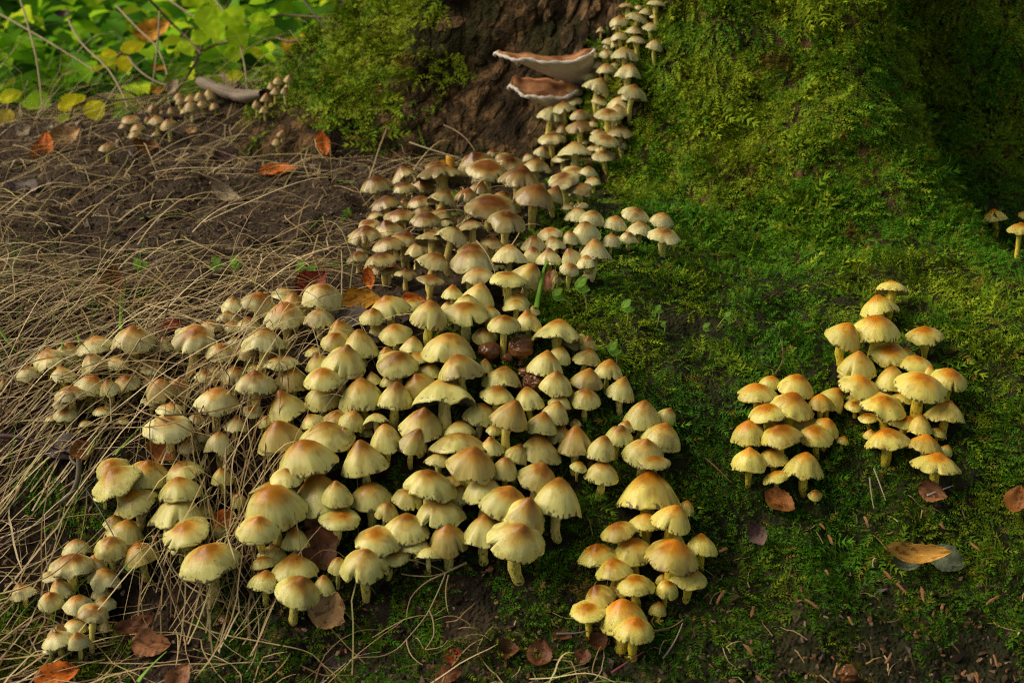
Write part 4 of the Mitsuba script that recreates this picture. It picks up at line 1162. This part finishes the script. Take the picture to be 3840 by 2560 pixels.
stalk(dpt('I', [(1680, 275), (1770, 240), (1865, 205)]), 'grass_stalk', 'whitish straw under the rightmost tuft', 'grass stalk', rad=.0014, lift=.014, col=(.50, .44, .34))
stalk(dpt('F', [(635, 1005), (690, 890), (670, 760)]), 'pine_needle', 'brown needle above the tuft left of the rightmost one', 'needle', rad=.0010, lift=.012, col=(.2, .12, .07))
stalk(dpt('C', [(1845, 1310), (1900, 1410), (1940, 1490)]), 'pine_needle', 'orange brown needle by the crevice at right', 'needle', rad=.0014, lift=.012, col=(.34, .17, .08))
stalk(dpt('B', [(470, 980), (650, 1040), (830, 1090)]), 'grass_stalk', 'straw stalk in front of the trunk hollow', 'grass stalk', rad=.0014, lift=.02, col=(.33, .28, .18))
stalk(dpt('B', [(705, 862), (830, 930), (920, 1040)]), 'grass_stalk', 'forked straw standing in the trunk hollow', 'grass stalk', rad=.0014, lift=.02, col=(.26, .19, .1))
stalk(dpt('E', [(930, 90), (1010, 190), (1060, 320)]), 'grass_stalk', 'brown straw sticking up over the pale conical cap', 'grass stalk', rad=.0013, lift=.012, col=(.3, .22, .1))
# green blades
def blade(tile, pts, label, rad=.0022, lift=.012, col=(.14, .30, .02), caps=True):
    stalk(dpt(tile, pts), 'grass_shoot', label, 'grass blade', rad=rad, lift=lift, col=col, flat=.25, taper=.85, caps=caps)


blade('A', [(960, 1508), (1100, 1482), (1300, 1470), (1465, 1472)], 'green grass blade lying on bare soil left of the trunk', .0028, .008)
blade('B', [(95, 1250), (-20, 1245), (-130, 1215)], 'green grass blade on straw beside the trunk foot', .0026, .01)
blade('D', [(830, 700), (828, 560), (832, 400)], 'upright green grass blade before the orange brown leaf', .0024, .02)
blade('D', [(2025, 92), (2090, 50), (2140, 0), (2230, -85)], 'green grass blade leaning over bare soil', .0018, .01)
blade('E', [(1340, 550), (1370, 400), (1400, 270), (1425, 232), (1470, 250), (1478, 330), (1450, 430)], 'bent green grass blade folded over between pale caps', .0034, .02)
blade('E', [(590, 745), (690, 680), (780, 655), (860, 680), (905, 740)], 'thin green blade arching among the front caps', .0016, .012)
blade('G', [(950, 1555), (1050, 1440), (1150, 1345)], 'green grass blade at the bottom left', .003, .02)
blade('D', [(0, 700), (60, 790), (160, 890)], 'green grass blade at the left edge', .0024, .02, (.16, .34, .03))
blade('D', [(600, 1560), (640, 1490), (665, 1430)], 'short green blade at lower left', .002, .02)
blade('D', [(790, 1560), (900, 1440), (1020, 1320)], 'long green blade beside the big pale cap', .0022, .016)
blade('D', [(425, 840), (428, 780), (425, 725)], 'short green blade behind the far left caps', .0018, .01)
blade('D', [(550, 790), (530, 730), (520, 680)], 'second short green blade behind the far left caps', .0018, .01)
# a mat of fine green grass at lower left
r = np.random.default_rng(640)
n = 260
bx, by = r.uniform(-.8, -.42, n), r.uniform(1.0, 1.75, n)
u = np.linspace(0, 1, 7)[None]
hh, an = r.uniform(.02, .07, n)[:, None], r.uniform(0, 6.28, n)[:, None]
P = np.stack([bx[:, None] + hh * .6 * u ** 2 * np.cos(an), by[:, None] + hh * .6 * u ** 2 * np.sin(an), ground_h(bx, by)[:, None] + hh * u], -1)
v, f = tubes(P, .0012 * (1 - .85 * u) * np.ones((n, 1)), 3, .4)
scene['green_grass'] = mikit.ply((v, f), 'straw', color=np.repeat(np.array([[.12, .28, .02]]) * r.uniform(.6, 1.3, (n, 1)), 21, 0))
tag('green_grass', 'thin green grass growing through the straw at lower left', kind='stuff')

# ------------------------------------------------------------------ undergrowth behind the ridge, far left
def small_leaf_cloud(n, seed, box, size, pal, zr, pitch=.5):
    r = np.random.default_rng(seed)
    x, y = r.uniform(box[0], box[1], n), r.uniform(box[2], box[3], n)
    base = ground_h(x, y)
    top = zr[0] + (zr[1] - zr[0]) * meshkit.fbm(np.stack([x, y, 0 * x], -1) * 2.2, 2, seed)
    z = base + top * r.uniform(.25, 1.0, n)
    N = np.stack([r.normal(size=n) * pitch, r.normal(size=n) * pitch - .25, np.ones(n)], -1)
    N /= np.linalg.norm(N, axis=1, keepdims=True)
    th = r.uniform(0, 6.28, n)
    T = np.stack([np.cos(th), np.sin(th), 0 * th], -1)
    T -= N * (T * N).sum(1, keepdims=True)
    T /= np.linalg.norm(T, axis=1, keepdims=True)
    S = np.cross(N, T)
    L = r.uniform(*size, n)
    s = np.array([0, .18, .45, .75, 1.0]); hw = np.array([.02, .26, .34, .20, .01])
    tv, tf = [], []
    for k in range(5):
        for sd in (-1, 0, 1):
            tv.append((s[k] - .5, sd * hw[k], .10 * abs(sd) * hw[k] * 3 - .5 * (s[k] - .4) ** 2))
    tf = grid_faces(5, 3)
    tv = np.array(tv)
    V = np.stack([x, y, z], -1)[:, None] + L[:, None, None] * (tv[None, :, :1] * T[:, None] + tv[None, :, 1:2] * S[:, None] + tv[None, :, 2:] * N[:, None])
    col = np.array(pal)[r.choice(len(pal), n)] * r.uniform(.7, 1.25, (n, 1))
    return V.reshape(-1, 3), (tf[None] + (np.arange(n) * 15)[:, None, None]).reshape(-1, 3), np.repeat(col, 15, 0)


SUNLIT_GREEN = [(.28, .60, .02), (.44, .78, .03), (.14, .36, .02), (.70, .88, .04), (.24, .55, .06), (.03, .10, .012), (.05, .16, .015)]  # greens raised beyond real leaf colour to stand in for sunlight
parts = [small_leaf_cloud(1900, 701, (-1.7, .15, 2.95, 4.3), (.04, .10), SUNLIT_GREEN, (.06, .30)),
         small_leaf_cloud(3600, 702, (-3.2, .6, 4.2, 7.2), (.06, .17), SUNLIT_GREEN, (.12, .5)),
         small_leaf_cloud(5000, 703, (-7, 2.5, 7.0, 14), (.08, .2), SUNLIT_GREEN[1:] + [(.3, .42, .04)], (.2, 1.2))]
v, f, c = join(parts)
scene['undergrowth'] = mikit.ply((v, f), 'live_leaf', smooth=True, color=c)
tag('undergrowth', 'undergrowth of small leaves coloured sunlit green beyond the ridge at upper left', kind='stuff')

YG, YL, BG, PALE = (.74, .84, .04), (.95, .90, .03), (.50, .78, .03), (.66, .62, .30)
SPRIGS = [  # name, category, label, depth (m), stems [points in tile A], leaves (x, y, length, width, angle, colour)
    ('bramble', 'bramble', 'bramble shoot with large bright green toothed leaves beside the left buttress', 2.75,
     [[(1590, 0), (1480, 170), (1400, 280), (1375, 370), (1310, 500), (1190, 660)], [(1030, 0), (1160, 140), (1300, 270), (1385, 375)], [(1400, 350), (1480, 310), (1600, 285)]],
     [(1440, 120, 230, 170, 60, BG), (1600, 120, 200, 175, -50, BG), (1480, 200, 190, 150, -75, BG), (1640, 250, 200, 150, -60, BG), (1285, 330, 170, 110, -50, BG), (1380, 260, 140, 110, 10, BG), (1620, 350, 190, 120, 75, BG),
      (1225, 480, 200, 90, 25, (.16, .32, .03)), (1430, 480, 180, 70, -15, (.14, .30, .03))]),
    ('leafy_shoot', 'shoot', 'shoot with broad green leaves hanging near the top beside the buttress', 2.85,
     [[(1690, 155), (1830, 125), (1950, 105), (2330, 130)]], [(1800, 140, 190, 110, -15, BG), (1860, 235, 240, 95, 8, (.2, .38, .03)), (1955, 30, 170, 120, 70, BG), (1620, 520, 120, 80, 10, YG), (1850, 500, 110, 80, 60, BG), (1765, 350, 78, 72, -80, YG)]),
    ('yellow_leaf_sprig', 'sprig', 'sprig with yellow and orange ragged leaves close to the buttress', 2.65, [[(1900, 260), (1990, 290), (2100, 270)]], [(2000, 300, 130, 90, 35, (.66, .48, .03)), (2095, 255, 80, 60, -20, (.64, .56, .04)), (1960, 320, 70, 50, 80, (.6, .4, .03))]),
    ('yellow_leaf_sprig', 'sprig', 'sprig of three lemon yellow leaves above the far tufts', 2.75, [[(800, 490), (815, 380), (910, 320)], [(815, 380), (750, 370)]], [(914, 326, 172, 92, 12, YL), (755, 372, 116, 62, -6, YL), (860, 442, 128, 104, -60, YL), (800, 430, 50, 30, 70, YL), (665, 470, 80, 46, 10, YG), (740, 440, 90, 50, 20, YG)]),
    ('yellow_leaf_sprig', 'sprig', 'low sprig with two wide yellow leaves at left before the undergrowth', 2.6, [[(480, 830), (500, 740), (590, 700)]], [(495, 703, 208, 122, 25, YL), (650, 765, 170, 140, -70, YL), (845, 780, 150, 66, 12, (.18, .42, .03)), (460, 820, 130, 80, 10, BG)]),
    ('leafy_shoot', 'shoot', 'yellowing leaves of a shoot at the left edge', 2.6, [[(20, 900), (50, 760), (75, 660)]], [(72, 662, 160, 108, 20, YG), (45, 795, 120, 110, 60, (.6, .5, .08)), (80, 1000, 90, 60, 0, YG)]),
]
for j, (nm, cat, lab, dep, stems, lv) in enumerate(SPRIGS):
    k = new(nm)
    out = []
    for s in stems:
        q = np.array(dpt('A', s))
        n = 14
        sl = np.concatenate([[0], np.cumsum(np.hypot(*np.diff(q, axis=0).T))])
        xy = np.stack([np.interp(np.linspace(0, sl[-1], n), sl, q[:, a]) for a in (0, 1)], -1)
        P = CAM + ray(F(xy[:, 0]), F(xy[:, 1])) * (dep + .03 * np.sin(np.linspace(0, 3, n) + j))[:, None]
        v, f = tubes(P[None], np.full((1, n), .0028), 5)
        out.append((v, f, np.full((len(v), 3), .0) + np.array([.16, .09, .06])))
    v, f, c = join(out)
    scene[k + '__stem'] = mikit.ply((v, f), 'straw', smooth=True, color=c)
    for jj, (x, y, ln, wd, ang, col) in enumerate(lv):
        rr = np.random.default_rng(800 + j * 20 + jj)
        (uu, vv), = dpt('A', [(x, y)])
        t = dep + rr.normal() * .035
        P = CAM + ray(F(uu), F(vv)) * t
        px = t / FPX / 1.836
        put_leaf('leaf', P, ln * px, wd * px * 1.1, ang, 0, .55, rr, 40 + jj, mat='live_leaf', col=col, nrm=unit(rr.normal(size=3) * .25 + [0, -.2, 1]), key=f'{k}__leaf' + (f'_{jj:03d}' if jj else ''), curl=-.15, fold=.12)
    tag(k, lab, cat)
# single far fallen leaves
for j, (x, y, ln, wd, ang, ci, lab) in enumerate([
    (1050, 215, 270, 150, 20, 1, 'large ochre brown dead leaf hanging in the undergrowth'), (1185, 590, 130, 80, 60, 10, 'pale curled leaf above the far tufts'), (1080, 625, 100, 50, 5, 1, 'orange leaf scrap above the far tufts'),
    (155, 900, 120, 90, 30, 10, 'pale cream leaf at the left edge before the ridge'), (320, 890, 110, 80, 50, 10, 'pale yellow leaf left of the far tufts'), (1575, 560, 200, 60, -38, 10, 'long whitish strip of leaf over the grey branch'),
    (430, 100, 110, 50, 5, 7, 'bluish grey wet leaf high in the undergrowth'), (1095, 470, 110, 40, -10, 1, 'yellow tan leaf floating in stems above the far tufts')]):
    (uu, vv), = dpt('A', [(x, y)])
    t = min(hit(F(uu), F(vv))[0] - .02, 2.9)
    P = CAM + ray(F(uu), F(vv)) * t
    px = t / FPX / 1.836
    put_leaf('dead_leaf', P, ln * px, wd * px * 1.1, ang, ci, .6, np.random.default_rng(900 + j), 20 + j, lab, nrm=np.array([0, -.2, 1.0]))
# thin dry stems among the undergrowth
for j, (pts, dep, lab) in enumerate([
    ([(140, 0), (200, 200), (255, 430), (290, 760)], (2.8, 2.6), 'tall dry stem at upper left'), ([(470, 130), (540, 270), (760, 500), (880, 740)], (2.8, 2.5), 'dry stem sloping right across the undergrowth'),
    ([(800, 40), (950, 200), (1080, 330), (1150, 520)], (2.9, 2.6), 'dry stem left of the bramble'), ([(1100, 80), (1085, 300), (1050, 590)], (2.7, 2.6), 'pale dry stem above the far tufts'),
    ([(2085, 0), (2180, 120), (2250, 215)], (2.7, 2.6), 'dark twig leaning on the top of the left buttress'), ([(250, 830), (330, 750), (420, 690)], (2.5, 2.6), 'grey stem leaning before the yellow leaves'),
    ([(660, 650), (760, 690), (1000, 670), (1200, 650)], (2.5, 2.55), 'curved dry stem across the far tufts'), ([(880, 390), (1000, 520), (1150, 590)], (2.6, 2.55), 'whitish stem beside the lemon yellow leaves'),
    ([(0, 100), (180, 200), (400, 330), (640, 480)], (3.0, 2.7), 'long thin stem crossing the upper left undergrowth'), ([(1160, 0), (1330, 110), (1450, 180)], (3.0, 2.9), 'thin stem behind the bramble leaves'),
    ([(1480, 0), (1650, 300), (1700, 620)], (2.9, 2.6), 'thin stem right of the bramble')]):
    stalk(dpt('A', pts), 'dry_stem', lab, 'stem', rad=.0024, depth=dep, col=(.30, .24, .13) if j not in (4,) else (.07, .04, .03), taper=.3)

# a broken grey branch near the left buttress
(a, b, c_, d_) = [dpt('A', [q])[0] for q in [(1365, 550), (1500, 620), (1680, 670), (1840, 640)]]
q = np.array([a, b, c_, d_])
t = hit(F(q[:, 0]), F(q[:, 1]) + 60)
t = np.minimum(t, 2.62)
P = CAM + ray(F(q[:, 0]), F(q[:, 1])) * t[:, None]
tt = np.linspace(0, 3, 16)
P = np.stack([np.interp(tt, np.arange(4), P[:, k]) for k in range(3)], -1)
P = gaussian_filter(P, (1.2, 0), mode='nearest')
R = .016 * (.5 + .6 * np.sin(np.linspace(.3, 2.9, 16))) * (1 + .12 * np.random.default_rng(4).normal(size=16))
v, f = tubes(P[None], R[None], 10, .7)
uv = np.stack([np.repeat(np.linspace(0, 1, 16), 10), np.tile(np.arange(10) / 10, 16)], -1)
scene['broken_branch'] = mikit.ply((v, f), 'wood_grey', smooth=True, uv=uv)
tag('broken_branch', 'grey weathered broken branch between the far tufts and the left buttress', 'branch')

# ------------------------------------------------------------------ seedlings on the moss
def seedling(tile, foot, heads, label, size=75):
    k = new('seedling')
    (uu, vv), = dpt(tile, [foot])
    t0 = hit(F(uu), F(vv))[0]
    out = []
    for hj, (hx, hy, ang) in enumerate(heads):
        (hu, hv), = dpt(tile, [(hx, hy)])
        th = min(t0, hit(F(hu), F(hv))[0]) - .015
        A, B = CAM + ray(F(uu), F(vv)) * t0, CAM + ray(F(hu), F(hv)) * th
        s = np.linspace(0, 1, 8)[:, None]
        P = A * (1 - s) + B * s + np.array([.004, 0, .006]) * np.sin(np.pi * s)
        v, f = tubes(P[None], np.full((1, 8), .0008), 4)
        out.append((v, f, np.full((len(v), 3), 0.) + np.array([.35, .42, .12])))
        px = th / FPX / 1.836
        rr = np.random.default_rng(int(hx))
        for q, da in enumerate((-28, 30)):
            off = size * .45
            P2 = CAM + ray(F(hu) + off / 1.836 * math.cos(math.radians(ang + da)), F(hv) - off / 1.836 * math.sin(math.radians(ang + da))) * (th - .002 * q)
            n_ = hj * 2 + q
            put_leaf('', P2, size * px, size * .62 * px, ang + da, 0, .45, rr, 60 + q, mat='live_leaf', col=(.24, .46, .07), key=f'{k}__leaf' + (f'_{n_:03d}' if n_ else ''), curl=.1, fold=.15)
    v, f, c = join(out)
    scene[k + '__stem'] = mikit.ply((v, f), 'straw', smooth=True, color=c)
    tag(k, label, 'seedling')


seedling('E', (1600, 610), [(1455, 470, 10)], 'seedling with two round green leaves by the bent grass blade', 95)
seedling('E', (1690, 600), [(1615, 410, 15)], 'seedling with pale green leaves on the moss edge right of the bent grass blade', 110)
seedling('E', (1965, 680), [(1935, 555, 20)], 'seedling with yellow-edged leaf standing alone on moss', 95)
seedling('E', (2165, 700), [(2165, 570, 20)], 'thin-stemmed seedling right of the yellow-edged one', 60)
seedling('E', (2215, 740), [(2200, 665, 0)], 'small clover-like seedling on moss', 48)
seedling('E', (1895, 940), [(1840, 845, 20)], 'seedling beside the right end of the main troop', 95)
seedling('F', (235, 690), [(290, 612, 10)], 'tiny seedling, upper of two on the moss slope', 62)
seedling('F', (160, 720), [(140, 685, 0)], 'tiny seedling, lower of two on the moss slope', 62)
seedling('D', (1640, 380), [(1590, 260, 30), (1520, 260, 165)], 'small green plant with toothed leaves on bare soil', 95)
seedling('D', (2050, 380), [(2040, 275, 10), (2110, 290, -10)], 'small three-leaved green plant behind the left group', 90)
seedling('D', (900, 470), [(950, 290, 70)], 'green nettle-like sprig in the straw at left', 95)
seedling('G', (1080, 910), [(880, 790, 50)], 'yellow green sprig beside the bottom left tuft', 80)

# ------------------------------------------------------------------ rotten mushrooms, stumps, litter
def rotten(tile, box, label, lump=.25):
    x0, y0, s = TILES[tile]
    xl, xr, yt, yb = box
    o = dict(id=len(shrooms) + len(COUNT), kind='k', split=False)
    X, Y = x0 + (xl + xr) / 2 / s, y0 + yb / s
    t = hit(X, Y)[0]
    px = t / FPX
    R = (xr - xl) / 2 / s * px
    cen = CAM + ray(X, y0 + (yt + yb) / 2 / s) * (t - R * .8)
    m = trimesh.creation.icosphere(subdivisions=4, radius=1.0)
    v = np.array(m.vertices)
    v = v * (1 + lump * (meshkit.fbm(v * 2.2 + xl, 3, 8) - .5) * 2)[:, None] * np.array([R, R * .9, (yb - yt) / 2 / s * px])
    uv = np.stack([np.full(len(v), o['id'] + .5), 7 + .999 * np.clip(.5 - v[:, 2] / R * .5, 0, .99)], -1)
    k = new('rotten_mushroom')
    scene[k + '__cap'] = mikit.ply((v + cen, np.array(m.faces)), 'cap_skin_wet', smooth=True, uv=uv)
    r = np.random.default_rng(3)
    st = stem_mesh(o, CAM + ray(X, Y + 30) * hit(X, Y + 30)[0], cen - [0, 0, R * .8], cen, R * .3, r)
    scene[k + '__stem'] = mikit.ply(st[:2], 'stem_skin', smooth=True, uv=st[2])
    tag(k, label, 'mushroom')


rotten('E', (1148, 1320, 742, 900), 'dark brown slimy rotten mushroom in a gap of the main troop')
rotten('E', (942, 1100, 785, 905), 'reddish brown decaying cap left of the slimy rotten mushroom', .12)
rotten('E', (1240, 1400, 1010, 1130), 'blackish collapsed mushroom pulp lowest in the gap of the troop', .4)
rotten('E', (1215, 1330, 960, 1030), 'brown rotting stub between the slimy mushroom and the pulp', .3)
rotten('E', (1100, 1180, 860, 930), 'small brown decayed cap under the slimy rotten mushroom', .2)
rotten('G', (1505, 1595, 1098, 1160), 'tiny brown withered mushroom alone on the bottom soil', .3)
rotten('I', (1080, 1210, 1440, 1560), 'round brown fibrous husk on soil at the bottom edge', .3)


def stump(tile, pts, rad, label):
    q = np.array(dpt(tile, pts))
    t = hit(F(q[:, 0]), F(q[:, 1]) + 0)
    t = np.full(len(q), t[0] - .02)
    P = CAM + ray(F(q[:, 0]), F(q[:, 1])) * t[:, None]
    s = np.linspace(0, len(P) - 1, 9)
    P = np.stack([np.interp(s, np.arange(len(P)), P[:, k]) for k in range(3)], -1)
    P = np.vstack([P, P[-1] + .0005])
    v, f = tubes(P[None], np.append(np.full(9, rad), rad * .2)[None], 9)
    k = new('mushroom_stump')
    scene[k] = mikit.ply((v, f), 'straw', smooth=True, color=np.full((len(v), 3), 0.) + np.array([.58, .30, .02]))
    tag(k, label, 'mushroom stump')


stump('P', [(1450, 420), (1430, 300), (1425, 135)], .0075, 'bright orange bare stem standing above the brown crowd')
stump('P', [(1400, 380), (1350, 280), (1318, 205)], .0065, 'shorter orange bare stem leaning left beside the taller one')

ORD2 = ORD + ['eighteenth', 'nineteenth', 'twentieth']
CHIPS = [(470, 490, 1035, 1110), (845, 935, 990, 1050), (1640, 1665, 910, 1005), (1400, 1440, 1355, 1430), (1385, 1445, 795, 850), (1980, 2040, 600, 645), (2090, 2180, 960, 1025), (1000, 1040, 545, 615), (1250, 1280, 415, 495), (235, 280, 925, 1020), (1770, 1805, 465, 500),
         (415, 485, 1295, 1370), (1045, 1065, 1425, 1525), (2140, 2170, 1370, 1450), (2015, 2035, 1485, 1566), (250, 310, 635, 660), (945, 980, 465, 505), (1140, 1170, 1105, 1165), (1780, 1795, 1020, 1060), (1470, 1540, 880, 940)]


def chip_mesh(L, W, r):
    v, f = tubes(np.array([[[-.5, 0, 0], [-.45, .01, .01], [-.1, .02, .03], [.3, -.02, .02], [.48, 0, .0], [.5, 0, 0]]]) * L, np.array([[.05, .8, 1, .9, .5, .05]]) * W / 2, 6, .35)
    v = v + L * .03 * r.normal(size=v.shape)
    return v, f, np.stack([np.repeat(np.linspace(0, 1, 6), 6), np.tile(np.arange(6) / 6, 6)], -1)


for j, (xl, xr, yt, yb) in enumerate(CHIPS):
    (uu, vv), = dpt('I', [((xl + xr) / 2, (yt + yb) / 2)])
    t = hit(F(uu), F(vv))[0] - .016
    P = CAM + ray(F(uu), F(vv)) * t
    px = t / FPX / 1.8375
    ang = math.degrees(math.atan2(-(yb - yt) * (1 if j % 3 else -1), xr - xl))
    r = np.random.default_rng(960 + j)
    v, f, uv = chip_mesh(math.hypot(xr - xl, yb - yt) * px, 20 * px, r)
    M = frame_towards(P, .6, ang, np.array([0, -.5, .85]))
    k = new('bark_chip')
    scene[k] = mikit.ply((v @ M.T + P, f), 'chip', smooth=40) if False else mikit.ply((v @ M.T + P, f), 'chip', smooth=True, uv=uv)
    o_y, o_x = ('bottom' if vv > 1400 else 'middle' if vv > 1250 else 'upper'), ('left' if uu < 1850 else 'centre' if uu < 2120 else 'right')
    rank = sorted(range(len(CHIPS)), key=lambda q: CHIPS[q][0] + CHIPS[q][1]).index(j)
    tag(k, f'orange brown wood chip, {ORD2[rank]} from left of twenty on the lower right slope, {o_y} part', 'wood chip', 'wood chips on the lower right slope')
# crumbs of leaf, wood and soil
r = np.random.default_rng(977)
n = 1000
uu, vv = r.uniform(-40, 2400, n), np.where(r.uniform(size=n) < .72, r.uniform(1280, 1600, n), r.uniform(380, 900, n))
okc = (vv > 1200) | (uu < 800)
uu, vv = uu[okc], vv[okc]
P0 = at(F(uu), F(vv), .004)
parts = []
pal = np.array([[.13, .055, .02], [.06, .03, .015], [.22, .15, .08], [.04, .022, .012], [.20, .085, .03]])
for k in range(len(P0)):
    L = r.uniform(.002, .007)
    v, f, _ = chip_mesh(L, L * r.uniform(.25, .7), r)
    M = frame_towards(P0[k], .4 * r.uniform(), r.uniform(0, 180), np.array([r.normal() * .3, -.3, 1.0]))
    parts.append((v @ M.T + P0[k], f, np.full((len(v), 3), 0.) + pal[r.integers(5)] * r.uniform(.6, 1.3)))
n = 8500
lx = np.where(r.uniform(size=n) < .75, r.uniform(-1.1, .05, n), r.uniform(-.6, 1.0, n))
ly = np.where(lx < .05, r.uniform(1.0, 2.8, n), r.uniform(.98, 1.2, n))
oc = np.array([[1, 0, 0], [-1, 0, 0], [0, 1, 0], [0, -1, 0], [0, 0, 1], [0, 0, -1.0]])
of = np.array([[0, 2, 4], [2, 1, 4], [1, 3, 4], [3, 0, 4], [2, 0, 5], [1, 2, 5], [3, 1, 5], [0, 3, 5]])
sz = r.uniform(.0012, .0042, (n, 1, 1)) * np.where(r.uniform(size=(n, 1, 1)) < .08, 2.4, 1)
q = r.normal(size=(n, 3, 3)); q, _ = np.linalg.qr(q)
V = (oc[None] * r.uniform(.5, 1.4, (n, 6, 1)) * np.array([1.5, .9, .6])) @ q * sz + np.stack([lx, ly, ground_h(lx, ly) + .001], -1)[:, None]
cp = np.array([[.035, .022, .012], [.06, .038, .02], [.11, .072, .04], [.22, .16, .10], [.02, .013, .008]])
cc = np.repeat(cp[r.choice(5, n, p=[.3, .27, .18, .07, .18])] * r.uniform(.7, 1.3, (n, 1)), 6, 0)
parts.append((V.reshape(-1, 3), (of[None] + (np.arange(n) * 6)[:, None, None]).reshape(-1, 3), cc))
v, f, c = join(parts)
scene['litter'] = mikit.ply((v, f), 'straw', color=c)
tag('litter', 'crumbs of bark, wood and leaf strewn over the ground', kind='stuff')
